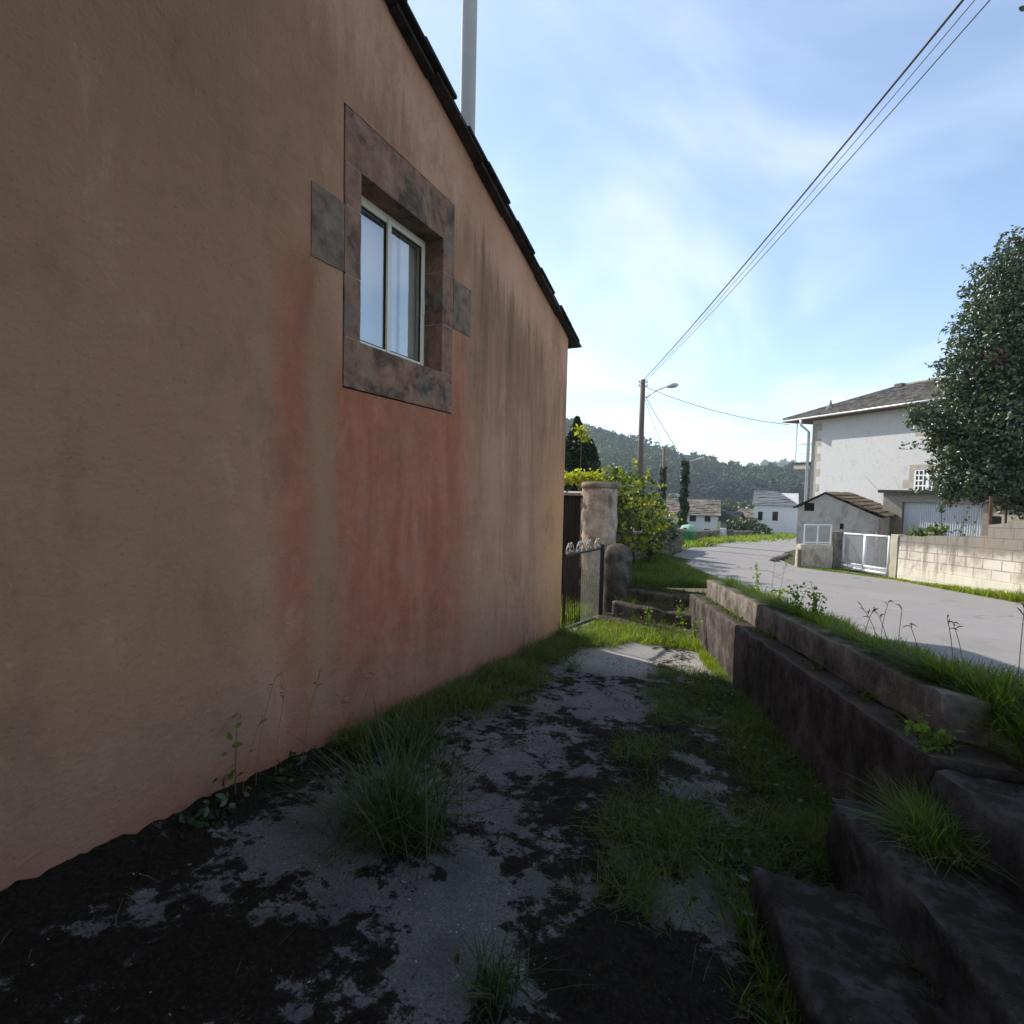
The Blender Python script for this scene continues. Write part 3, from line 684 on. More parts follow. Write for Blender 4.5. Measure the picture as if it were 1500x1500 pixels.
# ================================================================== GATE AND PILLARS
ga = np.array([-2.42, 7.02]); gb = np.array([-2.36, 8.72]); gd = gb-ga; gL = np.linalg.norm(gd); gd /= gL; gn = np.array([gd[1], -gd[0]])
def G(u, v, z): q = ga+gd*u+gn*v; return (q[0], q[1], z)
def zt(u): return .50-.035*u
def zlo(u): return -.56-.10*u
gate = thing('iron_gate', 'low wrought iron gate with close bars and scroll finials beside the house corner', 'gate', G(0, 0, -.7))
mb = MB()
for (fz, h) in ((zt, .03), (zlo, .035)):
    mb.hexa([G(0, -.015, fz(0)), G(gL, -.015, fz(gL)), G(gL, .015, fz(gL)), G(0, .015, fz(0)), G(0, -.015, fz(0)+h), G(gL, -.015, fz(gL)+h), G(gL, .015, fz(gL)+h), G(0, .015, fz(0)+h)])
for u in (0, gL-.03):
    mb.hexa([G(u, -.015, zlo(u)-.05), G(u+.03, -.015, zlo(u)-.05), G(u+.03, .015, zlo(u)-.05), G(u, .015, zlo(u)-.05), G(u, -.015, zt(u)+.05), G(u+.03, -.015, zt(u)+.05), G(u+.03, .015, zt(u)+.05), G(u, .015, zt(u)+.05)])
mb.hexa([G(gL+.03, -.03, -1.0), G(gL+.09, -.03, -1.0), G(gL+.09, .03, -1.0), G(gL+.03, .03, -1.0), G(gL+.03, -.03, .52), G(gL+.09, -.03, .52), G(gL+.09, .03, .52), G(gL+.03, .03, .52)])
mb.build('gate_frame', M['iron'], gate)
nb = 22
for i in range(1, nb):
    u = gL*i/nb; MB().tube([G(u, 0, zlo(u)+.03), G(u, 0, zt(u)+.005)], .008, 8).build('bar', M['iron_pale'] if i > 9 else M['iron'], gate)
mb = MB()
for k in range(4):
    u = gL*(k+.5)/4; z = zt(u)+.03
    for s in (-1, 1):
        pts = [G(u+s*.19, 0, z), G(u+s*.12, 0, z+.10), G(u+s*.05, 0, z+.155), G(u+s*.01, 0, z+.13), G(u+s*.03, 0, z+.09), G(u+s*.055, 0, z+.105)]
        mb.tube(pts, .011, 6)
        pts = [G(u+s*.15, 0, z), G(u+s*.09, 0, z+.035), G(u+s*.06, 0, z+.02)]; mb.tube(pts, .009, 6)
    mb.tube([G(u, 0, z), G(u, 0, z+.05), G(u, 0, z+.08)], [.012, .02, .003], 6)
mb.build('scroll', M['iron_pale'], gate, smooth=True)
mb = MB()
for i in range(nb+1):
    u = gL*i/nb; MB().lathe(G(u, 0.005, zlo(u)+.035), [(.002, 0), (.016, .006), (.018, .016), (.01, .026), (.002, .03)], 8).build('collar', M['iron_pale'], gate, smooth=True)
mbs = rough_box((-.02, -.06, -1.0), (gL, .06, 0), lambda u, v, z: G(u, v, z+zlo(u)-.06 if z > -.5 else -1.0), .1, .008, 5)
o = mbs.build('threshold', M['curb'], None, G(0, 0, -.9), smooth=True)
props(o, 'pale stone threshold under the iron gate', 'threshold')
def gpost(px, py, d): return at(px, py, d)
# squat mossy pillar by the steps
c = at(904, 850, 9.35)
mb = MB(); prof = [(.26, -.15), (.255, .2), (.25, .5), (.24, .8), (.235, 1.0), (.245, 1.05), (.23, 1.14), (.17, 1.25), (.07, 1.30)]
def wob(q, s=4., a=.03):
    return q+np.array([n3(q, s, 3), n3(q, s, 9), .5*n3(q, s, 14)])*a
pr = []
for i in range(len(prof)-1):
    (r1, z1), (r2, z2) = prof[i], prof[i+1]; k = max(1, int(abs(z2-z1)/.06))
    for j in range(k): pr.append((r1+(r2-r1)*j/k, z1+(z2-z1)*j/k))
pr.append(prof[-1])
mb.lathe((c[0], c[1], -.80), pr, 36, lambda q: wob(wob(q), 11., .015))
props(mb.build('gate_pillar', M['pillarstone'], None, (c[0], c[1], -.8), smooth=True), 'squat round topped dark mossy stone pillar at the foot of the stone steps', 'pillar')
c = at(878, 760, 10.2); z0 = -.95; top = at(878, 706, 10.2)[2]
col = thing('round_column', 'thick pale round rendered column with flat cap behind the iron gate', 'column', (c[0], c[1], z0))
mb = MB(); pr = [(.325, z) for z in np.linspace(0, top-z0-.11, 40)]
mb.lathe((c[0], c[1], z0), pr, 44, lambda q: wob(wob(wob(q, 3, .03), 12, .03), 27, .016)); mb.build('shaft', M['column'], col, smooth=True)
mb = MB(); mb.lathe((c[0], c[1], top-.12), [(.30, 0), (.36, .01), (.365, .05), (.36, .10), (.3, .12), (.02, .125)], 40, lambda q: wob(q, 5, .015)); mb.build('cap', M['parapet'], col, smooth=True)
# dark shed behind gate
dz = at(840, 722, 10.9)[2]
ds = thing('dark_shed', 'black tarred timber shed glimpsed behind the iron gate', 'shed', (-4.5, 10.7, -1.0))
mb = MB()
x = -7.5
while x < -2.85:
    mb.box(x, x+.145, 10.6+random.uniform(0, .01), 10.65, -1.1, dz-.06); x += .15
mb.box(-7.5, -2.85, 10.66, 13.2, -1.3, dz-.06); mb.build('wall', M['darkwood'], ds)
MB().box(-7.6, -2.80, 10.5, 13.3, dz-.055, dz).build('roof', M['iron_pale'], ds, bevel=.006)
MB().box(-3.32, -3.24, 10.56, 10.62, -.2, dz-.1).build('post', M['iron_pale'], ds)

# ================================================================== VEGETATION HELPERS
def path_blades(n, fx, fy):
    pass
def scatter(n, f, zf):
    out = []
    while len(out) < n:
        p = f()
        if p is not None: out.append((p[0], p[1], zf(p[0], p[1])))
    return np.array(out)
def clump(center_fn, nclump, per, r):
    P = []
    for _ in range(nclump):
        c0 = center_fn()
        if c0 is None: continue
        for _ in range(per):
            P.append((c0[0]+random.gauss(0, r), c0[1]+random.gauss(0, r)))
    return P
def grass_obj(name, pts, zf, h, w=.0035, lean=.7, mat='grass', hf=None):
    P = np.array([(x, y, zf(x, y)) for x, y in pts]); hh = np.array([hf(x, y) for x, y in pts]) if hf else np.full(len(P), h)
    o = link(name, blade_mesh(name, P, hh, w, lean), M[mat]); return props(o, kind='stuff')
U = random.uniform
# along the house wall
def cw():
    y = U(2.55, 6.95); w = .10+.34*max(0, min(1, (y-2.3)/1.6)); return (WX+.03+abs(random.gauss(0, w*.5)), y)
pts = [p for p in clump(cw, 520, 30, .035) if p[0] > WX+.005]
grass_obj('grass', pts, pz, .15, .0022, 1.15, 'grass', lambda x, y: (.15+.08*max(0, (y-5.2)/1.6))*(1+.9*n3((x, y, 0), 3.)))
pts = [p for p in clump(cw, 150, 9, .06) if p[0] > WX+.02]
grass_obj('grass', pts, pz, .30, .0016, 1.2, 'drygrass', lambda x, y: .24*(1+.8*n3((x, y, 0), 3.)))
# middle strip
def cm():
    y = U(2.0, 6.3); return (-.52-.055*(y-3)*1.8+random.gauss(0, .13), y) if n3((y, 1, 0), 1.7) > -.25 else None
pts = clump(cm, 300, 16, .035)
grass_obj('grass', [p for p in pts if p[0] < xw(p[1])], pz, .085, .0018, 1.3, 'grass', lambda x, y: .09*(1+1.2*n3((x, y, 0), 4.)))
# foot of retaining wall
def cr_():
    y = U(2.3, 6.0); return (xw(y)-abs(random.gauss(0, .20))-.02, y)
pts = [p for p in clump(cr_, 900, 16, .035) if p[0] < xw(p[1])-.01]
grass_obj('grass', pts, pz, .12, .0019, 1.1, 'grass', lambda x, y: .12*(1+1.3*n3((x, y, 0), 2.6)))
def cs_():
    return (U(-.6, .25), random.gauss(2.66, .2)) 
pts = [p for p in clump(cs_, 110, 12, .045) if p[0] < xw(p[1])-.01]
grass_obj('grass', pts, pz, .14, .002, 1.3)
def cs2():
    y = U(1.3, 2.3); return (xw(y)-.75-abs(random.gauss(0, .04)), y)
grass_obj('grass', clump(cs2, 70, 10, .025), pz, .12, .0026, .9)
# lit grass before the stone steps and around the gate
def cl_():
    y = U(6.55, 8.35); x = U(-2.25, xw(y)-.02)
    if y < 7.35-.0*x and x > -1.75+(y-6.5)*.25: return None
    return (x, y)
pts = clump(cl_, 620, 15, .04)
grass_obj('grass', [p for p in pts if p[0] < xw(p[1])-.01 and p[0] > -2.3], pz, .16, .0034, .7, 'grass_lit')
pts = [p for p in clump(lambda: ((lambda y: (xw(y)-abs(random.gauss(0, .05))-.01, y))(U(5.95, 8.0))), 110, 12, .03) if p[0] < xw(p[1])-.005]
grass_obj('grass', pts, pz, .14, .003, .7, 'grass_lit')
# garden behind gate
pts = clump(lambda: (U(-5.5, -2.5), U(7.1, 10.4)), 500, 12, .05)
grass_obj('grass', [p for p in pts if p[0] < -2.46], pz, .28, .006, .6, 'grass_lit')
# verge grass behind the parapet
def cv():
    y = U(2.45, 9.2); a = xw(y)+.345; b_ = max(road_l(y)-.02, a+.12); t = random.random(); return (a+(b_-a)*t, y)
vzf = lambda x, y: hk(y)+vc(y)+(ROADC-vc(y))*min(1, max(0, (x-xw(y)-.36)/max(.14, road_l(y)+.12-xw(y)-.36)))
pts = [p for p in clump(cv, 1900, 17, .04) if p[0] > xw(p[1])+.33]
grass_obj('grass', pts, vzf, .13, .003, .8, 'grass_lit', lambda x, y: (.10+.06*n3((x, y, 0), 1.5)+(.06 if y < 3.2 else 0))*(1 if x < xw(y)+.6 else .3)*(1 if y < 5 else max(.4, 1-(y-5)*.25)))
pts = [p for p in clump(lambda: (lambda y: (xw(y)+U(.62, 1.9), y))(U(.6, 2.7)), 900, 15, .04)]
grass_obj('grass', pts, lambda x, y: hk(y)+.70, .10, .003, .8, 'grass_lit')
def cvn():
    y = U(2.3, 3.5); return (xw(y)+U(.38, 1.9), y)
grass_obj('grass', clump(cvn, 520, 18, .04), lambda x, y: hk(y)+vc(y)+(ROADC-vc(y))*min(1, max(0, (x-xw(y)-.36)/max(.14, road_l(y)+.12-xw(y)-.36)))-.01, .15, .003, .9, 'grass', lambda x, y: .14 if x < xw(y)+.75 else .065)
def cso():
    y = random.choice(SPOTS)+random.gauss(0, .11); return (xw(y)+.345+random.gauss(0, .03), y)
SPOTS = [U(2.9, 7.6) for _ in range(22)]
Q = np.array([(x, y, .935-.095*y+.012*(y-7.5)-.01) for x, y in clump(cso, 230, 16, .02)])
o = link('grass', blade_mesh('grass', Q, .15, .0026, 1.3, (-.9, -.2, 0)), M['grass']); props(o, kind='stuff')
pts = clump(lambda: (lambda y: (xw(y)+U(.34, .8), y))(U(2.4, 3.05)), 260, 16, .03)
grass_obj('grass', pts, lambda x, y: hk(y)+vc(y)-.02, .14, .0026, 1.1, 'grass')
# parapet-top moss tufts
pts = clump(lambda: (lambda y: (xw(y)+U(.24, .36), y))(U(3.0, 6.5)), 150, 10, .02)
grass_obj('grass', [p for p in pts if xw(p[1])+.17 < p[0] < xw(p[1])+.36], lambda x, y: .935-.095*y+.012*(y-7.5), .025, .0025, .9)
# bank
def cb():
    y = U(9.33, 16.) if random.random() < .8 else U(9.33, 10.); a = -2.75; b_ = road_l(y)-.12; t = random.random(); return (a+(b_-a)*t, y)
bzf = lambda x, y: hk(y)+bkc(y)+(ROADC-bkc(y))*min(1, max(0, (x+2.75)/max(.2, road_l(y)+2.75)))
grass_obj('grass', clump(cb, 1500, 15, .06), bzf, .11, .004, .8, 'grass', lambda x, y: .06+.09*min(1, max(0, (road_l(y)-x)/.8)))
# base of the block wall and shed across the lane
RWn = np.array(RW[2:7]); ro = np.argsort(RWn[:, 1])
def road_r(y): return float(np.interp(y, RWn[ro][:, 1], RWn[ro][:, 0]))
pts = clump(lambda: (lambda y: (road_r(y)+abs(random.gauss(0, .12)), y))(U(11.5, 17.2)), 520, 14, .05)
grass_obj('grass', pts, lambda x, y: hk(y)+ROADC-.01, .13, .006, .7, 'grass_lit', lambda x, y: .06+.16*max(0, (14.6-y)/2.5))
# far road verges
def seg(a, b_, n, w, rad=.12):
    a = np.array(a[:2]); b_ = np.array(b_[:2]); t = [random.random() for _ in range(n)]
    return clump(lambda: tuple(a+(b_-a)*random.random()+np.array([random.gauss(0, w), abs(random.gauss(0, w))])), n, 12, rad)
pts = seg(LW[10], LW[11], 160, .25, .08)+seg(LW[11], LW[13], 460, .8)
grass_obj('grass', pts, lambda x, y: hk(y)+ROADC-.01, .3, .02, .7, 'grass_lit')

o = link('grass', blade_mesh('grass', STEP_GRASS, .13, .0034, 1.), M['grass']); props(o, kind='stuff')
# individual tufts
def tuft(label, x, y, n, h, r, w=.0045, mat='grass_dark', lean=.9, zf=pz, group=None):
    P = np.array([(x+random.gauss(0, r), y+random.gauss(0, r), zf(x, y)) for _ in range(n)])
    o = link('grass_tuft', blade_mesh('grass_tuft', P, h, w, lean), M[mat], None, (x, y, zf(x, y)))
    return props(o, label, 'grass tuft', group)
gp = lambda px, py: plane(px, py, [0, .095, 1], PATHC)
q = gp(575, 1215); tuft('large arching dark grass tuft standing out from the terracotta wall', q[0], q[1], 620, .40, .11, .0026, lean=1.15)
q = gp(640, 1130); tuft('spreading grass tuft between the largest tuft and the house wall', q[0]-.25, q[1]+.1, 260, .3, .1, .003)
q = gp(722, 1455); tuft('small low grass tuft alone on the bare concrete in front', q[0], q[1], 130, .13, .04, .0026, lean=1.2)
q = gp(935, 1120); tuft('small grass tuft in the middle strip of the path', q[0], q[1], 130, .15, .06, .002, 'grass', lean=1.3)
q = gp(1000, 1240); tuft('loose grass tuft beside the end of the lowest concrete step', q[0], q[1], 150, .17, .12, .002, 'grass', lean=1.3)
P = W(.03, 2.6, .63); 
# bushy dry plant on the second step
q = W(-.08, 2.45, .42)
o = link('cushion_plant', blade_mesh('cushion_plant', np.array([(q[0]+random.gauss(0, .05), q[1]+random.gauss(0, .06), q[2]-.01) for _ in range(900)]), .17, .0018, 1.3), M['weed'], None, q)
props(o, 'wiry yellowish cushion plant growing on the second concrete step', 'plant')
def weed(label, base, h, nst=3, leaf=.035, group=None, mat='weed', spread=.12, dens=26):
    t = thing('weed', label, 'weed', base, group); s = MB(); LP = []
    for i in range(nst):
        a = U(0, 6.28); hh = h*U(.6, 1.); sp = spread*U(.3, 1)
        pts = [(base[0]+math.cos(a)*sp*k*k, base[1]+math.sin(a)*sp*k*k, base[2]+hh*k) for k in np.linspace(0, 1, 6)]
        s.tube(pts, [.004, .0036, .003, .0025, .002, .001], 5)
        for _ in range(dens):
            k = U(.15, 1); j = min(4, int(k*5)); f = k*5-j; p = np.array(pts[j])*(1-f)+np.array(pts[j+1])*f
            LP.append(p+np.array([random.gauss(0, leaf*.7), random.gauss(0, leaf*.7), random.gauss(0, leaf*.3)]))
    s.build('stem', M['weed'], t); link('leaves', leaf_mesh('leaves', LP, leaf, .55, .5), M[mat], t); return t
gv = 'leafy weeds on the grass verge behind the parapet'
for (px, py, h, ns, lab) in ((1110, 872, .42, 2, 'thin tall leafy weed at the far lit end of the parapet verge'), (1168, 905, .30, 4, 'bushy lit weed on the verge halfway along the parapet'),
                         (1195, 912, .34, 4, 'bushy lit weed on the verge just nearer than the halfway weed'), (1140, 890, .26, 3, 'short lit weed on the verge beyond the bushy pair')):
    q = plane(px, py, [0, .095, 1], .90); weed('%s' % lab, q, h, ns, .035, gv)
for (px, py, c_, h, ns, lab) in ((948, 925, .2, .34, 2, 'slim lit weed on the left of the stone steps'), (1000, 930, .2, .45, 3, 'tall branching lit weed on the right of the stone steps'), (1018, 935, .2, .28, 3, 'short lit weed at the right wall beside the stone steps')):
    q = plane(px, py, [0, .095, 1], PATHC+c_); weed(lab, q, h, ns, .035, 'leafy weeds at the stone steps', spread=.15)
q = gp(338, 1172); weed('spindly weed with a leafy top against the terracotta wall', (WX+.06, q[1], pz(0, q[1])), .46, 1, .05, None, 'weed', .05, 14)
for (px, py, lab) in ((395, 1140, 'low leafy clump at the wall foot right of the spindly weed'), (290, 1195, 'low dark clump at the wall foot left of the spindly weed')):
    q = gp(px, py); t = thing('weed', lab, 'weed', (WX+.07, q[1], pz(0, q[1])), None)
    LP = [(WX+.08+abs(random.gauss(0, .05)), q[1]+random.gauss(0, .07), pz(0, q[1])+abs(random.gauss(0, .05))) for _ in range(110)]
    link('leaves', leaf_mesh('leaves', LP, .05, .6, .8), M['ivy'], t)
    s = MB(); s.tube([(WX+.07, q[1], pz(0, q[1])), (WX+.08, q[1], pz(0, q[1])+.08)], .004, 5); s.build('stem', M['weed'], t)
q = plane(1365, 1105, [0, .095, 1], .66); weed('leafy yellow flowered weed at the near end of the parapet', q, .16, 5, .03, None, 'weed', .14)
def stalk(label, base, h, lean, group, head=.07, mat='drygrass'):
    t = thing('grass_stalk', label, 'grass stalk', base, group); s = MB(); a = U(0, 6.28)
    pts = [(base[0]+lean[0]*k*k, base[1]+lean[1]*k*k, base[2]+h*k) for k in np.linspace(0, 1, 7)]
    s.tube(pts, [.0018]*6+[.001], 4); s.build('stem', M[mat], t)
    LP = []; tip = np.array(pts[-1]); d = unit(tip-np.array(pts[-2])); hd = MB()
    for j in range(random.randint(3, 5)):
        st_ = tip-d*head*.25*j; an = U(0, 6.28); e2 = st_+np.array([math.cos(an)*head*.55, math.sin(an)*head*.55, U(-.2, .6)*head])
        hd.tube([st_, (st_+e2)/2+np.array([0, 0, .006]), e2], [.0012, .0035, .0012], 5)
    hd.build('seed_head', M[mat], t); return t
gs = 'grass seed stalks against the terracotta wall'
for px, py, h in ((378, 1165, .60), (405, 1150, .52), (445, 1130, .55), (512, 1100, .38), (360, 1175, .42), (525, 1090, .45)):
    q = gp(px, py); stalk('thin dry grass seed stalk rising before the terracotta wall', (WX+.08, q[1], pz(0, q[1])), h, (.05, U(-.12, .12)), gs)
gs = 'grass seed stalks on the verge against the lane'
for px, py, h in ((1265, 945, .26), (1285, 950, .25), (1300, 955, .22), (1315, 955, .27), (1395, 990, .30), (1410, 990, .26), (1490, 1010, .42), (1290, 940, .3), (1130, 876, .5), (1142, 880, .42), (1345, 970, .2)):
    q = plane(px, py, [0, .095, 1], .88); stalk('thin grass seed stalk on the verge seen against the asphalt lane', q, h, (U(-.1, .1), U(-.1, .1)), gs)
LPs = []
for _ in range(420):
    p_ = cw(); LPs += [(p_[0]+.03+abs(random.gauss(0, .03)), p_[1]+random.gauss(0, .03), pz(*p_)+U(.01, .07)) for _ in range(3)]
for _ in range(420):
    p_ = cr_(); LPs += [(p_[0]+random.gauss(0, .03), p_[1]+random.gauss(0, .03), pz(*p_)+U(.01, .08)) for _ in range(3) if p_[0] < xw(p_[1])-.05]
for _ in range(120):
    p_ = cs_(); LPs += [(p_[0]+random.gauss(0, .03), p_[1]+random.gauss(0, .03), pz(*p_)+U(.01, .09)) for _ in range(3)]
o = link('undergrowth', leaf_mesh('undergrowth', LPs, .035, .6, .9), M['weed_dark']); props(o, kind='stuff')
def ledge_pts(n, o, sd, y0, y1, c):
    out = []
    for _ in range(n):
        y = U(y0, y1); cl = n3((y*3, o*7, c), 1.)
        if cl < -.05: continue
        oo = o+random.gauss(0, sd); out.append((xw(y)+oo, y, c))
    return out
LP2 = ledge_pts(900, -.30, .035, .6, 2.6, .20)+ledge_pts(900, .03, .04, .6, 2.6, .42)+ledge_pts(1300, .13, .03, 2.8, 8.2, .68)+ledge_pts(500, .5, .12, 1.0, 2.6, .645)
o = link('grass', blade_mesh('grass', [(x, y, c-.095*y) for x, y, c in LP2], .075, .0018, 1.2), M['grass']); props(o, kind='stuff')
LP3 = [(x-.01, y, c-.095*y+U(.005, .03)) for x, y, c in LP2 if random.random() < .35]
o = link('moss_cushions', leaf_mesh('moss_cushions', LP3, .022, .8, 1.2), M['moss']); props(o, kind='stuff')
# crumbs of moss and dead leaves lying on the concrete
CP = []
while len(CP) < 3200:
    y = U(.6, 6.2); x = U(-2.36, xw(y)-.05)
    if fb((x, y, 0), 3., 5., 3) > -.05: CP.append((x, y, pz(x, y)+.012+.016*random.random()))
o = link('moss_crumbs', kite_mesh('moss_crumbs', CP, .011, .8, .8), M['moss']); props(o, kind='stuff')
DL = []
while len(DL) < 170:
    y = U(1.3, 6.5); x = U(-2.3, xw(y)-.08); DL.append((x, y, pz(x, y)+.03))
o = link('fallen_leaves', leaf_mesh('fallen_leaves', DL, .028, .55, 1.6, None, .6, .3), M['deadleaf']); props(o, kind='stuff')
# grit and fallen bits on the path
GP = []
for _ in range(650):
    y = U(.7, 6.); x = U(-2.2, xw(y)-.1); GP.append((x, y, pz(x, y)+.016+.01*random.random()))
o = link('litter', kite_mesh('litter', GP, .010, .45, 1.0), M['pebble']); props(o, kind='stuff')
DP = [(U(-2.2, .3), U(.8, 5.8)) for _ in range(170)]
DP = [(x, y, pz(x, y)+.015) for x, y in DP if x < xw(y)-.05]
o = link('straw', blade_mesh('straw', DP, .05, .0012, 3.0, None, .5), M['drygrass']); props(o, kind='stuff')

# ================================================================== VINES, CONIFER, BUSHES BY THE LANE
def ellipsoid_pts(n, c, r, shell=.55, fl=.35):
    P = unit(rng.normal(size=(n, 3))); rad = shell+(1-shell)*rng.random((n, 1))
    Q = P*rad
    nz = np.array([fl*n3(p*2.2, 1., c[0]+c[1]) for p in P])[:, None]
    Q = Q*(1+nz); return np.array(c)+Q*np.array(r), P
def cloud(specs, dens):
    Ps = []; Os = []
    for c, r in specs:
        n = int(dens*(r[0]*r[1]+r[1]*r[2]+r[0]*r[2])/3*4); P, O = ellipsoid_pts(n, c, r); Ps.append(P); Os.append(O)
    return np.concatenate(Ps), np.concatenate(Os)
def sprays(c, r, n, length, per, el=(-.3, .9)):
    """short leafy twigs poking out of a crown"""
    Ps = []; tw = []
    for _ in range(n):
        d = unit(rng.normal(size=3)); d[2] = abs(d[2])*.9-.25; d = unit(d); s = np.array(c)+d*np.array(r)*.85
        L = length*U(.5, 1.2); e = s+d*L+np.array([0, 0, U(-.1, .25)*L]); tw.append((s, e))
        for _ in range(per):
            k = U(0, 1.05); Ps.append(s+(e-s)*k+rng.normal(size=3)*length*.09)
    return np.array(Ps), tw
vb = at(930, 760, 11.6)
t = thing('grapevine', 'sprawling yellow green grapevine over a frame beside the round column', 'vine', (vb[0], vb[1], hk(vb[1])+ROADC))
specs = []
for px, py, d, r in ((905, 705, 11.2, .3), (925, 700, 11.5, .28), (900, 730, 11.3, .3), (945, 715, 12., .3), (930, 730, 11.6, .33), (950, 745, 12.2, .3), (915, 760, 11.2, .32), (940, 775, 11.6, .3), (962, 755, 12.8, .25), (905, 785, 10.9, .28), (960, 780, 12.6, .3), (975, 765, 13.8, .25), (930, 800, 11, .22), (955, 800, 12., .25), (895, 690, 11.2, .18), (968, 740, 13, .2)):
    specs.append((at(px, py, d), (r, r*1.3, r)))
for px, py, d, r in ((890, 715, 13, .4), (880, 740, 13.5, .45), (900, 715, 14.5, .45), (915, 720, 15.5, .45), (925, 740, 14.5, .45), (895, 750, 14, .45), (940, 745, 16, .45), (872, 725, 12.5, .4)): specs.append((at(px, py, d), (r, r*1.4, r)))  # extra clumps hidden behind the vine, added to shade the bank and lane
P, O = cloud(specs, 250); link('leaves', leaf_mesh('leaves', P, .085, .85, .4, O, .7), M['vine'], t)
sP = []; 
for c_, r_ in specs[:14]:
    a, tw = sprays(c_, r_, 5, .28, 9); sP.append(a)
link('sprays', leaf_mesh('sprays', np.concatenate(sP), .075, .85, .4), M['vine_yellow'], t)
s = MB()
for k in range(5):
    b0 = np.array([vb[0]+U(-.3, .3), vb[1]+U(-.4, .5), hk(vb[1])+ROADC-.1]); s.tube([b0, b0+np.array([U(-.2, .2), U(-.2, .2), .7]), b0+np.array([U(-.3, .3), U(-.2, .3), 1.3]), b0+np.array([U(-.3, .3), U(-.3, .3), 1.8])], [.03, .025, .018, .008], 7)
s.build('trunk', M['bark'], t, smooth=True)
# pergola vine behind the column
pv = at(850, 700, 10.9)
t = thing('pergola_vine', 'bright yellow vine trailing along the top of the dark shed', 'vine', (pv[0], pv[1], -1.))
P = np.array([at(U(815, 884), random.gauss(700, 4.5), U(10.6, 11.4)) for _ in range(620)])
link('leaves', leaf_mesh('leaves', P, .085, .85, .6), M['vine_yellow'], t)
s = MB(); b0 = np.array([pv[0]-.5, pv[1]+.2, -1.]); s.tube([b0, b0+np.array([0, 0, 2.2]), np.array(pv)], [.03, .025, .01], 6); s.build('stem', M['bark'], t)
def conifer(label, px, pytop, pybase_z, d, r, n, group=None, mat='conifer', name='conifer_tree'):
    top = at(px, pytop, d); base = np.array([top[0], top[1], pybase_z]); H = top[2]-base[2]
    t = thing(name, label, 'tree', base, group); Ps = []; Os = []
    for _ in range(n):
        k = random.random()**.75; rad = r*(1-k)**.8*(.6+.4*abs(n3((k*7, random.random()*6, 0), 1.)))*(.35+.75*random.random()); a = U(0, 6.283)
        lump = 1+.3*n3((math.cos(a)*2, math.sin(a)*2, k*9), 1.3)
        Ps.append(base+np.array([math.cos(a)*rad*lump, math.sin(a)*rad*lump, H*(.08+.92*k)-rad*.15])); Os.append((math.cos(a), math.sin(a), .3))
    link('crown', leaf_mesh('crown', np.array(Ps), .17, .35, .2, np.array(Os), .5), M[mat], t)
    MB().tube([base-np.array([0, 0, .2]), base+np.array([0, 0, H*.5]), base+np.array([0, 0, H*.97])], [.14, .08, .01], 8).build('trunk', M['bark'], t)
    return t
conifer('dark pointed conifer beside the house corner above the vines', 846, 612, -1.3, 19, 2.1, 9500)
conifer('lower dark conifer behind the round column, right of the pointed one', 866, 645, -1.3, 20.5, 1.7, 6000)
conifer('broad dark conifer mostly hidden by the house corner', 824, 632, -1.3, 18.5, 1.6, 4000)
# shrub with yellow tips before the conifer
sp = at(852, 634, 17.2); t = thing('yellow_shrub', 'few yellow leafed shoots sticking up before the dark conifers', 'shrub', (sp[0], sp[1], -1.2))
P = np.concatenate([rng.normal(size=(60, 3))*.10+np.array(at(850, 630, 17.2)), rng.normal(size=(60, 3))*.10+np.array(at(856, 640, 17.2))])
link('leaves', leaf_mesh('leaves', P, .13, .4, .5), M['vine_yellow'], t)
MB().tube([(sp[0], sp[1], -1.2), (sp[0], sp[1], sp[2])], [.03, .01], 6).build('stem', M['bark'], t)
# roadside rubble wall on the left
def rubble(name, a, b_, h, th, mat, label, cat='wall', seedo=0.):
    a = np.array(a[:2]); b_ = np.array(b_[:2]); d = b_-a; L = np.linalg.norm(d); d /= L; n = np.array([-d[1], d[0]])
    f = lambda u, v, z: (*(a+d*u+n*v), z+hk((a+d*u)[1])+ROADC)
    mb = rough_box((0, 0, -.2), (L, th, h), f, .14, .05, 3., None, seedo)
    return props(mb.build(name, M[mat], None, (a[0], a[1], hk(a[1])+ROADC), smooth=False), label, cat)
rubble('rubble_wall', (-2.62, 11.4), at(1001, 800, 21)[:2], .82, .35, 'stonewall', 'old brown rubble wall along the left of the lane below the vines')
# hedge plants over that wall
t = thing('bramble_bush', 'dark green bramble spilling over the rubble wall behind the vine', 'bush', (-2.6, 14.5, -1.))
specs = [(at(px, py, d), (r, r, r*.8)) for px, py, d, r in ((965, 770, 14, .35), (978, 772, 16, .35), (952, 790, 13, .35), (985, 782, 18, .35), (970, 795, 14, .28))]
P, O = cloud(specs, 330); link('leaves', leaf_mesh('leaves', P, .09, .7, .4, O, .6), M['shrub'], t)
MB().tube([(-2.6, 14.5, -1), (-2.6, 14.5, -.2)], .02, 6).build('stem', M['bark'], t)

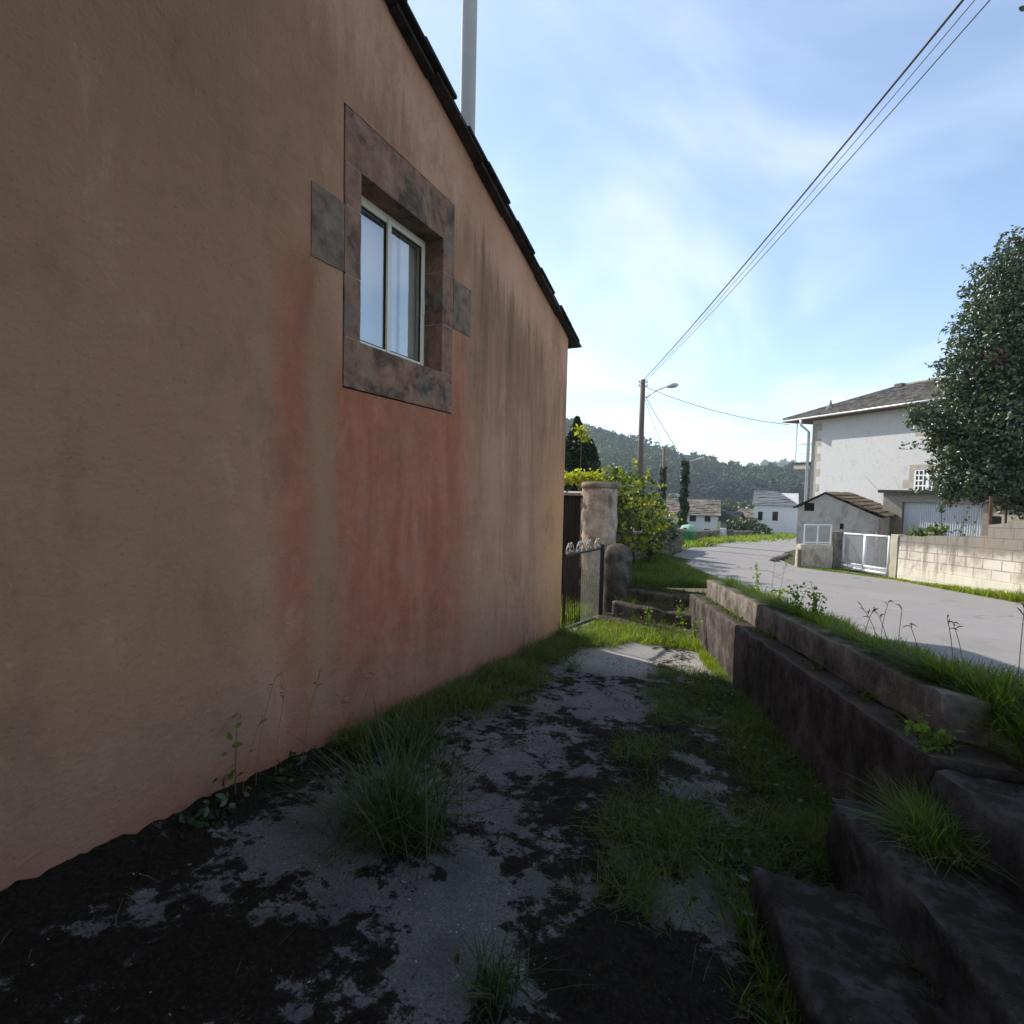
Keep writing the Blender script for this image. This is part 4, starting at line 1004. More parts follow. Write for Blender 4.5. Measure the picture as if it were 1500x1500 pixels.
# ================================================================== UTILITY POLES, WIRES
def pole_thing(name, label, px, pyt, d, r, mat, tilt=0.):
    top = at(px, pyt, d); base = np.array([top[0], top[1], hk(top[1])+ROADC-.3])
    t = thing(name, label, 'pole', base); return t, top, base
t, ptop, pb = pole_thing('utility_pole', 'tall brown utility pole with a street lamp arm above the vines', 942, 556, 23, .12, 'polewood')
MB().tube([pb, (pb+ptop)/2, ptop], [.155, .13, .10], 14).build('pole', M['polewood'], t, smooth=True)
mb = MB()
for k, off in enumerate((-.0, .16)):
    c0 = ptop+np.array([0, 0, -.12-off]); mb.tube([c0-cr*.18, c0+cr*.2], .018, 6)
    for s_ in (-.16, .18): mb.lathe(c0+cr*s_, [(.01, 0), (.03, .01), (.035, .05), (.02, .08), (.005, .1)], 8)
mb.build('insulator_bracket', M['galv'], t)
l0 = at(946, 583, 23); l1 = at(962, 572, 23-.3); l2 = at(978, 566, 23-.5); l3 = at(994, 563.5, 23-.7)
arm = MB().tube([l0, l1, l2], .025, 8).build('lamp_arm', M['galv'], t, smooth=True)
dd = unit(l3-l2); sv = unit(np.cross(dd, [0, 0, 1])); uv_ = np.cross(sv, dd)
mb = MB()
for k in range(8):
    pass
mb.tube([l2-dd*.1, l2, l2+(l3-l2)*.35, l2+(l3-l2)*.75, l3], [.03, .06, .10, .10, .03], 12)
mb.build('lamp_head', M['galv'], t, smooth=True)
def ivypole(label, px, pyt, d, r, ivy_from):
    t, top, base = pole_thing('ivy_pole', label, px, pyt, d, r, 'polewood'); t['group'] = 'ivy clad poles by the lane'
    MB().tube([base, top], [r, r*.7], 10).build('pole', M['polewood'], t, smooth=True)
    P = []; O = []; H = top[2]-base[2]
    for _ in range(2600):
        k = random.random()*ivy_from; a = U(0, 6.283); lump = .7+1.5*max(0, n3((math.cos(a)*.8, math.sin(a)*.8, k*H*1.7), 1.3)+.25)*(1.25-.6*k)
        P.append(base+np.array([math.cos(a)*r*lump*1.25, math.sin(a)*r*lump*1.25, k*H])); O.append((math.cos(a), math.sin(a), .2))
    link('ivy', leaf_mesh('ivy', np.array(P), .12, .8, .2, np.array(O), 1.), M['ivy'], t); return t, top
t1, top1 = ivypole('taller slim pole, bare at the top with ivy lower down', 973, 657, 33, .12, .8)
t2, top2 = ivypole('shorter ivy covered lamp pole behind the green recycling bin', 1004, 674, 26, .125, .99)
MB().tube([top2+np.array([0, 0, -.1]), at(1018, 674, 25.8), at(1028, 671, 25.6)], [.03, .03, .05], 8).build('lamp_arm', M['galv'], t2)
def cable(label, a, b_, sag, r=.012, group=None, ext=0.):
    a = np.array(a, float); b_ = np.array(b_, float); pts = []
    for k in np.linspace(0, 1, 30):
        p = a+(b_-a)*k; p = p-np.array([0, 0, sag*4*k*(1-k)]); pts.append(p)
    o = MB().tube(pts, r, 6).build('overhead_cable', M['wire'], None, tuple((a+b_)/2), smooth=True); return props(o, label, 'cable', group)
gw = 'overhead cables between the utility pole and the top of the picture'
for (sx, ex, lab, r) in ((941, 1366, 'thickest overhead cable, leftmost of the three from the utility pole', .014), (944, 1382, 'thin overhead cable in the middle of the three from the utility pole', .005), (946, 1402, 'overhead cable on the right of the three from the utility pole', .007)):
    A_ = at(sx, 558, 23); B_ = at(ex, -2, 5.6); E_ = A_+(B_-A_)*1.9
    cable(lab, A_, E_, .42, r, gw)
cable('sagging service cable from the utility pole to the eave of the white house', at(944, 566, 23), at(1156, 622, 23.5), .25, .012)
cable('faint cable running down from the utility pole to the taller ivy pole', at(943, 580, 23), top1, .1, .01)
cable('faint cable running down from the utility pole to the shorter ivy pole', at(945, 580, 23), top2+np.array([0, 0, -.05]), .1, .012)

# bottle bank
b0 = at(1007, 800, 25); zb_ = hk(b0[1])+ROADC
bb = thing('recycling_bin', 'green domed recycling bin at the lane edge in front of the ivy pole', 'bin', (b0[0], b0[1], zb_))
zt_ = at(1006, 768, 25)[2]; hb = zt_-zb_
def sq(q, c=b0):
    d = q[:2]-c[:2]; a = math.atan2(d[1], d[0])+.4; r = np.linalg.norm(d); k = 1/max(abs(math.cos(a)), abs(math.sin(a))); k = 1+(min(k, 1.25)-1)*.9
    return np.array([c[0]+d[0]*k, c[1]+d[1]*k, q[2]])
mb = MB(); mb.lathe((b0[0], b0[1], zb_), [(.27, 0), (.31, .04), (.31, hb*.62), (.325, hb*.66)], 32, sq); mb.build('body', M['greenbin'], bb, smooth=True)
mb = MB(); mb.lathe((b0[0], b0[1], zb_), [(.33, hb*.66), (.325, hb*.75), (.27, hb*.9), (.15, hb*.98), (.02, hb)], 32, sq); bt = mb.build('lid', M['greenbin_top'], bb, smooth=True)
mb = MB(); mb.lathe(at(1003, 774, 24.72), [(.075, -.01), (.075, .02), (.03, .03)], 16); mb.build('slot', M['iron'], bt)

# ================================================================== RIGHT SIDE OF THE LANE
def line_frame(a, b_):
    a = np.array(a[:2]); b_ = np.array(b_[:2]); d = b_-a; L = np.linalg.norm(d); d = d/L; n = np.array([-d[1], d[0]])
    return a, d, n, L, (lambda u, v, z: (*(a+d*u+n*v), z))
def uvbox(mb, o, L, h):
    pass
# block wall, with two heights
bA = onroad(1309, 848); bB = onroad(1600, 898)
a, d, n, L, f = line_frame(bA, bB)           # runs towards the camera; n points to the yard
if n@np.array([1, 1]) < 0: n = -n; f = lambda u, v, z: (*(a+d*u+n*v), z)
def wall_block(name, u0, u1, zt0, zt1, th, parent, mat):
    k = 24; V = []; Fc = []; uvs = []
    us = np.linspace(u0, u1, k+1)
    def top(u): return zt0+(zt1-zt0)*(u-u0)/(u1-u0)
    def bot(u): return hk((a+d*u)[1])+ROADC-.1
    for i in range(k):
        for (v0, v1, za, zb) in (('front',) * 4,):
            pass
        for (c4) in (
            [(us[i], 0, 0), (us[i+1], 0, 0), (us[i+1], 0, 1), (us[i], 0, 1)],
            [(us[i+1], th, 0), (us[i], th, 0), (us[i], th, 1), (us[i+1], th, 1)],
            [(us[i], 0, 1), (us[i+1], 0, 1), (us[i+1], th, 1), (us[i], th, 1)]):
            b4 = []
            for (u, v, w) in c4:
                z = top(u)+.02*n3((u, v, 3), 2.5) if w else bot(u); jit = .012*n3((u, z, v), 3.)
                V.append(f(u, v+jit, z)); b4.append(len(V)-1); uvs.append((u, z-bot(u)))
            Fc.append(b4)
    for u in (u0, u1):
        k0 = len(V)
        for (v, w) in ((0, 0), (th, 0), (th, 1), (0, 1)):
            V.append(f(u, v, top(u)+.02*n3((u, v, 3), 2.5) if w else bot(u))); uvs.append((v, (top(u)-bot(u))*w))
        Fc.append([k0, k0+1, k0+2, k0+3])
    me = bpy.data.meshes.new(name); me.from_pydata(V, [], Fc); uvl = me.uv_layers.new(name='UVMap')
    for lp in me.loops: uvl.data[lp.index].uv = uvs[lp.vertex_index]
    bm = bmesh.new(); bm.from_mesh(me); bmesh.ops.remove_doubles(bm, verts=bm.verts[:], dist=.0005); bmesh.ops.recalc_face_normals(bm, faces=bm.faces[:]); bm.to_mesh(me); bm.free()
    return link(name, me, mat, parent)
bw = thing('block_wall', 'cream washed concrete block wall along the far side of the lane', 'wall', (*bA[:2], bA[2]))
def ucol(px):   # u on the wall face seen at pixel column px
    r_ = ray(px, 800); den = r_[0]*d[1]-r_[1]*d[0]; t_ = (a[0]*d[1]-a[1]*d[0])/den; q = r_[:2]*t_; return (q-a)@d, t_
u1, t1_ = ucol(1446); u2, t2_ = ucol(1500)
zA = at(1315, 786, ucol(1315)[1])[2]; zB = at(1444, 784, t1_)[2]; zC = at(1446, 768, t1_)[2]; zD = at(1500, 764, t2_)[2]
wall_block('low_section', .02, u1-.002, zA, zB, .18, bw, M['block'])
wall_block('high_section', u1, L, zC, zC+(zD-zC)*(L-u1)/(u2-u1), .2, bw, M['block'])
f0 = f
rough_box((-.16, -.02, -.1), (.1, .24, zA-bA[2]+.04), lambda u, v, z: (*(a+d*u+n*v), z+bA[2]), .1, .012, 5).build('pier', M['block'], bw)
# white gate of the yard
gA = onroad(1233, 833); gB = a-d*.18
gA_, gdir, gnn, gLL, gf = line_frame(gA, gB)
zl0, zl1 = gA[2]+.02, bA[2]+.03; hg0 = at(1233, 781, (gA-EYE)@fw)[2]; hg1 = at(1304, 787, (bA-EYE)@fw)[2]
yg = thing('yard_gate', 'white tubular double gate with wire mesh between the pier and the block wall', 'gate', gA)
def leaf_gate(u0, u1, name):
    zl = lambda u: zl0+(zl1-zl0)*u/gLL; zh = lambda u: hg0+(hg1-hg0)*u/gLL
    o = MB(); r_ = .026
    o.tube([gf(u0, 0, zl(u0)+.05), gf(u1, 0, zl(u1)+.05)], r_*1.2, 8); o.tube([gf(u0, 0, zl(u0)+.16), gf(u1, 0, zl(u1)+.16)], r_, 8); o.tube([gf(u0, 0, zh(u0)), gf(u1, 0, zh(u1))], r_, 8)
    o.tube([gf(u0, 0, zl(u0)), gf(u0, 0, zh(u0)+.02)], r_, 8); o.tube([gf(u1, 0, zl(u1)), gf(u1, 0, zh(u1)+.02)], r_, 8)
    for k in range(1, 4): u = u0+(u1-u0)*k/4; o.tube([gf(u, 0, zl(u)+.05), gf(u, 0, zl(u)+.16)], .012, 6)
    lo_ = o.build(name, M['whitepaint'], yg, smooth=True)
    me = bpy.data.meshes.new('wire_mesh'); V = [gf(u0+.02, 0, zl(u0)+.17), gf(u1-.02, 0, zl(u1)+.17), gf(u1-.02, 0, zh(u1)-.02), gf(u0+.02, 0, zh(u0)-.02)]
    me.from_pydata(V, [], [(0, 1, 2, 3)]); ul = me.uv_layers.new(name='UVMap')
    for i, uvv in enumerate(((u0, 0), (u1, 0), (u1, 1), (u0, 1))): ul.data[i].uv = uvv
    link('wire_mesh', me, M['chain'], lo_)
leaf_gate(.03, gLL*.5-.02, 'gate_leaf'); leaf_gate(gLL*.5+.02, gLL-.05, 'gate_leaf')
# dark pier, low painted wall with fence panel
pA = onroad(1170, 831); pB = onroad(1222, 834.5)
zp = at(1226, 778, (gA-EYE)@fw)[2]
pa, pd, pn, pL, pf = line_frame(pA, gA)
o = rough_box((pL-.28, -.02, -.2), (pL-.03, .22, zp-gA[2]), lambda u, v, z: (*(pa+pd*u+pn*v), z+gA[2]), .12, .012, 5).build('stone_pier', M['stonewall'], None, gA)
props(o, 'dark stone pier at the left end of the white yard gate', 'pier')
lw = thing('low_wall', 'low whitewashed flaking wall with a mesh panel in front of the grey shed', 'wall', pA)
zlw = at(1185, 797, (pA-EYE)@fw)[2]
M['flaky'] = old_concrete('flaking_whitewash', (.42, .36, .27), (.62, .57, .47), (.3, .23, .16), .45)
rough_box((.02, 0, -.15), (pL-.29, .22, zlw-pA[2]), lambda u, v, z: (*(pa+pd*u+pn*v), z+pA[2]+(gA[2]-pA[2])*u/pL), .12, .02, 5).build('base_wall', M['flaky'], lw)
zf1 = at(1180, 769, (pA-EYE)@fw)[2]
o = MB(); ua, ub = .2, pL-.31
for u in (ua, (ua+ub)/2, ub): o.tube([pf(u, .1, zlw-.02), pf(u, .1, zf1)], .02, 6)
o.tube([pf(ua, .1, zf1), pf(ub, .1, zf1)], .02, 6); o.tube([pf(ua, .1, zlw+.03), pf(ub, .1, zlw+.03)], .02, 6)
fo_ = o.build('panel_frame', M['whitepaint'], lw)
me = bpy.data.meshes.new('wire_mesh'); me.from_pydata([pf(ua, .1, zlw+.04), pf(ub, .1, zlw+.04), pf(ub, .1, zf1-.01), pf(ua, .1, zf1-.01)], [], [(0, 1, 2, 3)]); ul = me.uv_layers.new(name='UVMap')
for i, uvv in enumerate(((0, 0), (ub-ua, 0), (ub-ua, .6), (0, .6))): ul.data[i].uv = uvv
link('wire_mesh', me, M['chain'], fo_)
# corner post at the lane
o = MB().tube([(*pA[:2], pA[2]-.1), (*pA[:2], pA[2]+.5)], .05, 8).build('corner_post', M['polewood'], None, pA); props(o, 'short brown post at the lane corner of the low whitewashed wall', 'post')

# grey gabled shed
sd0, sd1 = 18.4, 16.8
sA = at(1166, 800, sd0); sB = at(1289, 800, sd1)
sa, sdv, sn, sL, sf = line_frame(sA, sB)
if sn[1] < 0: sn = -sn; sf = lambda u, v, z: (*(sa+sdv*u+sn*v), z)
zE0 = at(1166, 742, sd0)[2]; zAp = at(1207, 722, 17.87)[2]; zE1 = at(1289, 758, sd1)[2]; uAp = sL*(1207-1166)/(1289-1166)
shed = thing('grey_shed', 'small grey rendered shed with one sided gable and dark vent beside the lane', 'shed', (*sA[:2], -1.1))
zg = -1.6
MB().prism([sf(0, 0, zg), sf(sL, 0, zg), sf(sL, 0, zE1-.03), sf(uAp, 0, zAp-.03), sf(0, 0, zE0-.03)], (*(sn*4.5), 0)).build('wall', M['shedwall'], shed)
mb = MB()
def slab(mb, p, q, v0, v1, t):
    (ua, za), (ub, zb2) = p, q
    mb.hexa([sf(ua, v0, za), sf(ub, v0, zb2), sf(ub, v1, zb2), sf(ua, v1, za), sf(ua, v0, za+t), sf(ub, v0, zb2+t), sf(ub, v1, zb2+t), sf(ua, v1, za+t)])
slab(mb, (-.14, zE0-.06), (uAp, zAp-.02), -.08, 4.6, .05)
mb.build('roof', M['dark_edge'], shed, bevel=.01)
mb = MB(); rr2 = random.Random(5)
for k in range(7):
    k0, k1 = k/7, (k+1)/7+.03
    for j in range(12):
        v0 = -.1+j*.38; u0_, u1_ = uAp+(sL+.12-uAp)*k0, uAp+(sL+.12-uAp)*k1; za, zb2 = zAp+(zE1-zAp)*k0-.01, zAp+(zE1-zAp)*k1+.02; lf = rr2.uniform(0, .02)
        slab(mb, (u0_, za+lf), (u1_, zb2+lf), v0, v0+.37, .04)
mb.build('tiled_roof', M['tile'], shed, bevel=.01)
def vent(px0, px1, py0, py1, d, par, name, mat='room_dark'):
    p = [at(px0, py1, d), at(px1, py1, d), at(px1, py0, d), at(px0, py0, d)]
    return p
ve = MB()
def on_front(px, py, v=-.004):
    r_ = ray(px, py); A2 = np.array([[r_[0], -sdv[0]], [r_[1], -sdv[1]]]); s_ = np.linalg.solve(A2, sa+sn*v); return s_[1], (EYE+r_*s_[0])[2]
def panel(mb, px0, py0, px1, py1, v0=-.02, v1=.05):
    ua, za = on_front(px0, py1); ub, zb2 = on_front(px1, py0)
    mb.box(ua, ub, v0, v1, za, zb2, sf); return ua, ub, za, zb2
M['void'] = simple('dark_opening', (.01, .009, .008), (.02, .018, .016), 3, .9, 0)
panel(ve, 1178, 737, 1193, 748, -.006, .05); ve.build('vent', M['void'], shed); ve = MB(); panel(ve, 1230, 767, 1236, 775, -.006, .05); ve.build('vent', M['void'], shed)
dp = MB(); ua, za = on_front(1284, 800); dp.tube([sf(ua, -.06, zE1-.05), sf(ua, -.06, -1.2)], .05, 10); dp.build('downpipe', M['column'], shed, smooth=True)

# garage with corrugated doors
gaA = at(1291, 780, 18.6); gaB = at(1462, 780, 15.8)
qa, qd, qn, qL, qf = line_frame(gaA, gaB)
if qn@np.array([1, 1]) < 0: qn = -qn; qf = lambda u, v, z: (*(qa+qd*u+qn*v), z)
zG = at(1291, 722, 18.6)[2]
gar = thing('garage', 'flat roofed buff garage with white corrugated double doors', 'garage', (*gaA[:2], -1.2))
def on_q(px, py):
    r_ = ray(px, py); A2 = np.array([[r_[0], -qd[0]], [r_[1], -qd[1]]]); s_ = np.linalg.solve(A2, qa); return s_[1], (EYE+r_*s_[0])[2]
uD0, zD0 = on_q(1322, 735); uD1, _ = on_q(1441, 735); zgb = -1.5
w_ = MB(); w_.box(0, uD0, 0, 4.5, zgb, zG, qf); w_.box(uD1, qL, 0, 4.5, zgb, zG, qf); w_.box(uD0, uD1, 0, 4.5, zD0, zG, qf); w_.box(uD0, uD1, 1.2, 4.5, zgb, zD0, qf)
w_.build('wall', M['garagewall'], gar)
MB().box(-.12, qL+.1, -.15, 4.6, zG+.002, zG+.11, qf).build('roof', M['dark_edge'], gar, bevel=.01)
um = (uD0+uD1)/2
for (ua, ub) in ((uD0+.02, um-.01), (um+.01, uD1-.02)):
    mb = MB(); nc = int((ub-ua)/.06); us = np.linspace(ua, ub, nc*2+1)
    for i in range(nc*2):
        va = .10+(.022 if i % 2 else 0); vb_ = .10+(.022 if (i+1) % 2 else 0)
        mb.hexa([qf(us[i], va, zgb), qf(us[i+1], vb_, zgb), qf(us[i+1], vb_+.01, zgb), qf(us[i], va+.01, zgb), qf(us[i], va, zD0-.01), qf(us[i+1], vb_, zD0-.01), qf(us[i+1], vb_+.01, zD0-.01), qf(us[i], va+.01, zD0-.01)])
    mb.build('door', M['corrug'], gar)

# big white house
hA = at(1187, 700, 24.); hB = at(1378, 700, 18.5)
ha, hd, hn, hL0, hf = line_frame(hA, hB)
if hn@np.array([1, 1]) < 0: hn = -hn; hf = lambda u, v, z: (*(ha+hd*u+hn*v), z)
zE = at(1187, 613, 24.)[2]; HL = 9.2; HD = 6.
big = thing('white_house', 'two storey pale rendered house with slate hip roof and balcony behind the garage', 'house', (*hA[:2], -1.3))
def on_h(px, py):
    r_ = ray(px, py); A2 = np.array([[r_[0], -hd[0]], [r_[1], -hd[1]]]); s_ = np.linalg.solve(A2, ha); return s_[1], (EYE+r_*s_[0])[2]
MB().box(0, HL, 0, HD, -1.8, zE, hf).build('wall', M['housewall'], big)
# hip roof of slates
ul, ur, vf, vbk = -1.25, HL+.5, -.5, HD+.5; ze = zE-.02; zr = zE+1.3; r0u, r1u, rv = 1.5, 6.8, HD/2
mb = MB(); rr3 = random.Random(9)
def roof_face(p00, p01, p10, p11, rows, cols):
    p00, p01, p10, p11 = [np.array(p) for p in (p00, p01, p10, p11)]; nrm = np.cross(p01-p00, p10-p00); nrm = nrm/np.linalg.norm(nrm); nrm *= np.sign(nrm[2])
    for i in range(rows):
        t0, t1 = i/rows, min(1., (i+1.35)/rows)
        wd = np.linalg.norm((p00+(p10-p00)*t0)-(p01+(p11-p01)*t0)); c_ = max(1, int(cols*wd/np.linalg.norm(p00-p01)))
        for j in range(c_):
            s0, s1 = j/c_, (j+1)/c_
            def P(s, t): A_ = p00+(p10-p00)*t; B_ = p01+(p11-p01)*t; return A_+(B_-A_)*s
            l = rr3.uniform(0, .03); q = [P(s0, t0)+nrm*(.05+l), P(s1, t0)+nrm*(.05+l), P(s1, t1)+nrm*l, P(s0, t1)+nrm*l]
            mb.hexa([x-nrm*.03 for x in q]+[x+nrm*.015 for x in q])
roof_face(hf(ul, vf, ze), hf(ur, vf, ze), hf(r0u, rv, zr), hf(r1u, rv, zr), 16, 26)
roof_face(hf(ul, vbk, ze), hf(ul, vf, ze), hf(r0u, rv, zr), hf(r0u, rv+.01, zr), 16, 22)
roof_face(hf(ur, vbk, ze), hf(ul, vbk, ze), hf(r1u, rv, zr), hf(r0u, rv, zr), 8, 12)
roof_face(hf(ur, vf, ze), hf(ur, vbk, ze), hf(r1u, rv, zr), hf(r1u, rv+.01, zr), 8, 12)
rf = mb.build('roof', M['slate_grey'], big)
mb = MB(); mb.tube([hf(ul, vf, ze+.05), hf(r0u, rv, zr+.05)], .08, 6); mb.tube([hf(r0u, rv, zr+.05), hf(r1u, rv, zr+.05)], .09, 6); mb.tube([hf(r1u, rv, zr+.05), hf(ur, vf, ze+.05)], .08, 6); mb.build('ridge', M['slate_grey'], rf)
MB().box(ul+.05, ur-.05, vf+.05, vbk-.05, ze-.09, ze-.02, hf).build('soffit', M['soffit'], big)
mb = MB()
mb.tube([hf(ul, vf-.03, ze-.03), hf(ur, vf-.03, ze-.03)], .045, 8); mb.tube([hf(ul-.03, vf-.03, ze-.03), hf(ul-.03, vbk, ze-.03)], .045, 8)
mb.build('gutter', M['galv'], big, smooth=True)
mb = MB(); mb.tube([hf(-.15, vf-.02, ze-.05), hf(-.15, vf-.02, ze-.3), hf(-.12, -.09, ze-.6), hf(-.12, -.09, -1.3)], .06, 10); mb.build('downpipe', M['whitepaint'], big, smooth=True)
cu_, cz_ = hf(.55, .35, 0), zE+.25
mb = MB(); mb.lathe((cu_[0], cu_[1], zE+.05), [(.16, 0), (.16, .12), (.24, .16), (.16, .34), (.06, .52), (.015, .7)], 12); mb.build('finial', M['slate_grey'], rf)
mb = MB(); mb.box(1.4, 1.75, rv-.2, rv+.2, zr-.2, zr+.16, hf); mb.build('chimney', M['slate_grey'], rf, bevel=.02)
# quoins at the left corner and round the windows
q_ = MB(); z = -1.2; k = 0
while z < zE-.5:
    q_.box(-.006, .28 if k % 2 else .5, -.006, .03, z, z+.33, hf); z += .335; k += 1
q_.build('quoins', M['quoin'], big)
def hwindow(px0, py0, px1, py1, cols, rows, qstone=True):
    ua, za = on_h(px0, py1); ub, zb2 = on_h(px1, py0)
    if qstone:
        s_ = MB(); s_.box(ua-.22, ua, -.008, .05, za-.2, zb2+.2, hf); s_.box(ub, ub+.22, -.008, .05, za-.2, zb2+.2, hf); s_.box(ua, ub, -.008, .05, zb2, zb2+.2, hf); s_.box(ua, ub, -.02, .05, za-.2, za, hf)
        k = 0; z = za-.2
        while z < zb2-.1: 
            if k % 2: s_.box(ua-.45, ua-.2195, -.0075, .05, z, z+.3, hf)
            z += .3; k += 1
        s_.build('window_surround', M['quoin'], big)
    g_ = MB(); fr_ = MB(); w = .055
    rect = lambda mb, a0, a1, z0, z1, v0, v1: mb.box(a0, a1, v0, v1, z0, z1, hf)
    rect(g_, ua, ub, za, zb2, -.002, .02)
    for t_ in (0, .5, 1.):
        c_ = ua+(ub-ua)*t_; rect(fr_, max(ua, c_-w), min(ub, c_+w), za, zb2, -.03, -.003)
    for i in range(rows+1): zc = za+(zb2-za)*i/rows; rect(fr_, ua, ub, max(za, zc-w*.45), min(zb2, zc+w*.45), -.026, -.0035)
    for i in range(1, cols*2): c_ = ua+(ub-ua)*i/(cols*2); rect(fr_, c_-w*.4, c_+w*.4, za, zb2, -.024, -.0038)
    wo = fr_.build('window', M['whitepaint'], big); g_.build('pane', M['dark_glass'], wo)
hwindow(1339, 688, 1381, 719, 3, 4); hwindow(1350, 600, 1385, 630, 3, 4)
# balcony on the end wall
bz0 = at(1165, 690, 24.3)[2]; bz1 = at(1165, 679, 24.3)[2]
bal = bpy.data.objects.new('balcony', None); C.objects.link(bal); bal.parent = big; bal.location = (0, 0, 0)
MB().box(-1.0, 0, .0, 5.5, bz0+.1, bz1, hf).build('balcony_slab', M['quoin'], bal, bevel=.02)
MB().box(-1.05, 0, -.05, 5.55, bz1, bz1+.05, hf).build('balcony_edge', M['dark_edge'], bal)
mb = MB(); rz = bz1+.95
for (p, q) in (((-.98, .05), (-.98, 5.45)), ((-.98, .05), (-.02, .05))):
    mb.tube([hf(*p, rz), hf(*q, rz)], .016, 6); mb.tube([hf(*p, bz1+.5), hf(*q, bz1+.5)], .010, 6); mb.tube([hf(*p, bz1+.12), hf(*q, bz1+.12)], .012, 6)
    nbr = 14
    for i in range(nbr+1): t_ = i/nbr; mb.tube([hf(p[0]+(q[0]-p[0])*t_, p[1]+(q[1]-p[1])*t_, bz1+.1), hf(p[0]+(q[0]-p[0])*t_, p[1]+(q[1]-p[1])*t_, rz)], .007, 5)
mb.build('railing', M['whitepaint'], bal)
for v_ in (.05, 5.4): MB().tube([hf(-.98, v_, bz1), hf(-.98, v_, ze-.1)], .022, 8).build('post', M['whitepaint'], bal)

# buff outbuilding behind the tree, rusty post and meter box on the block wall
ob = thing('buff_outbuilding', 'low buff outbuilding half hidden behind the glossy tree at right', 'outbuilding', at(1480, 790, 15.5)-np.array([0, 0, .6]))
p0 = at(1458, 745, 15.6); p1 = at(1620, 745, 13.2); oa, od, on_, oL, of = line_frame(p0, p1)
if on_@np.array([1, 1]) < 0: on_ = -on_; of = lambda u, v, z: (*(oa+od*u+on_*v), z)
MB().box(0, oL, 0, 3, -1.3, p0[2], of).build('wall', M['garagewall'], ob); MB().box(-.1, oL+.1, -.1, 3.1, p0[2]+.003, p0[2]+.09, of).build('roof', M['tile'], ob)
dw = MB(); dw.box(.75, 1.3, -.005, .02, -1.2, p0[2]-.12, of); dw.build('door', M['soffit'], ob)
rp = at(1451, 768, t1_*1.01); rt = at(1452, 727, t1_*1.01)
o = MB().tube([rp-np.array([0, 0, .25]), rt], .03, 8).build('rusty_post', M['rust'], None, rp); props(o, 'rusty iron post standing at the step of the block wall', 'post')
mbx = at(1458, 762, t1_*1.015); o = MB().box(mbx[0]-.08, mbx[0]+.08, mbx[1]-.06, mbx[1]+.06, mbx[2]-.12, mbx[2]+.08).build('utility_box', M['iron'], None, mbx, bevel=.02); props(o, 'small black box on the block wall beside the rusty post', 'box')
# yard surface seen through the gate
flat_poly('yard', [tuple(np.array(gA[:2])+np.array([.1, .3])), tuple(a-d*.1+n*.3), tuple(a+d*4+n*.4), tuple(a+d*4+n*7), (6, 26), (2.6, 22)], ROADC-.004, M['yard'])
# yard plants in front of the garage doors
for k, (px, py, dd_, lab) in enumerate(((1372, 780, 14.6, 'bright leafy plant before the white garage doors'), (1345, 786, 14.7, 'low lit plant peeping over the block wall left of the doors'))):
    q = at(px, py, dd_); t = thing('yard_plant', lab, 'plant', (q[0], q[1], hk(q[1])+ROADC))
    P = rng.normal(size=(120, 3))*np.array([.14, .14, .12])+q; link('leaves', leaf_mesh('leaves', P, .12, .7, .5), M['vine'], t)
    MB().tube([(q[0], q[1], hk(q[1])+ROADC), q], .012, 6).build('stem', M['weed'], t)
# bare climbing stems before the doors
q = at(1405, 786, 14.4); t = thing('thin_shrub', 'thin dark twiggy shrub before the right garage door', 'shrub', (q[0], q[1], hk(q[1])+ROADC))
s = MB(); LP = []
for k in range(7):
    b0_ = q+np.array([U(-.3, .3), U(-.1, .1), -.6]); e0 = b0_+np.array([U(-.4, .4), U(-.1, .1), U(.8, 1.5)]); s.tube([b0_, (b0_+e0)/2+np.array([U(-.1, .1), 0, 0]), e0], [.008, .006, .003], 5)
    LP += [b0_+(e0-b0_)*U(.4, 1)+rng.normal(size=3)*.05 for _ in range(9)]
s.build('stem', M['bark'], t); link('leaves', leaf_mesh('leaves', LP, .07, .6), M['shrub'], t)

# glossy evergreen tree on the right
tb = at(1522, 800, 14.2); tb[2] = hk(tb[1])+ROADC
t = thing('evergreen_tree', 'big glossy leaved evergreen tree behind the block wall at right', 'tree', tb)
specs = []
for px, py, d_, rx, rz in ((1505, 395, 14.2, .75, .95), (1480, 450, 14.0, .85, .9), (1530, 470, 14.4, 1.2, 1.2), (1455, 520, 13.9, .9, .85), (1510, 560, 13.6, 1.35, 1.2), (1440, 580, 14.1, .85, .8), (1400, 620, 14.0, .7, .6), (1465, 650, 13.5, 1.25, 1.0), (1540, 660, 13.8, 1.3, 1.1),
                          (1415, 668, 13.9, .72, .62), (1440, 705, 13.4, .8, .6), (1500, 715, 13.3, 1.1, .6), (1380, 645, 14.2, .4, .35), (1580, 520, 14.6, 1.5, 1.6), (1395, 715, 13.8, .45, .35), (1560, 400, 14.6, 1., 1.), (1345, 612, 14.0, .28, .22)):
    specs.append((at(px, py, d_), (rx, rx, rz)))
specs += [(at(1475, 420, 14.1), (.9, .9, 1.)), (at(1450, 480, 14.), (.95, .9, .9)), (at(1425, 545, 14.), (.85, .85, .8)), (at(1500, 620, 13.4), (1.5, 1.3, 1.6)), (at(1560, 560, 13.9), (1.5, 1.4, 2.)), (at(1550, 720, 13.3), (1.4, 1.1, .8)), (at(1420, 690, 13.6), (.8, .7, .7))]
P, O = cloud(specs, 640); link('crown', leaf_mesh('crown', P, .105, .5, .25, O, .7), M['glossy'], t)
sP = []; TW = []
for c_, r_ in specs:
    a_, tw = sprays(c_, r_, int(16*r_[0])+5, .42, 16); sP.append(a_); TW += tw
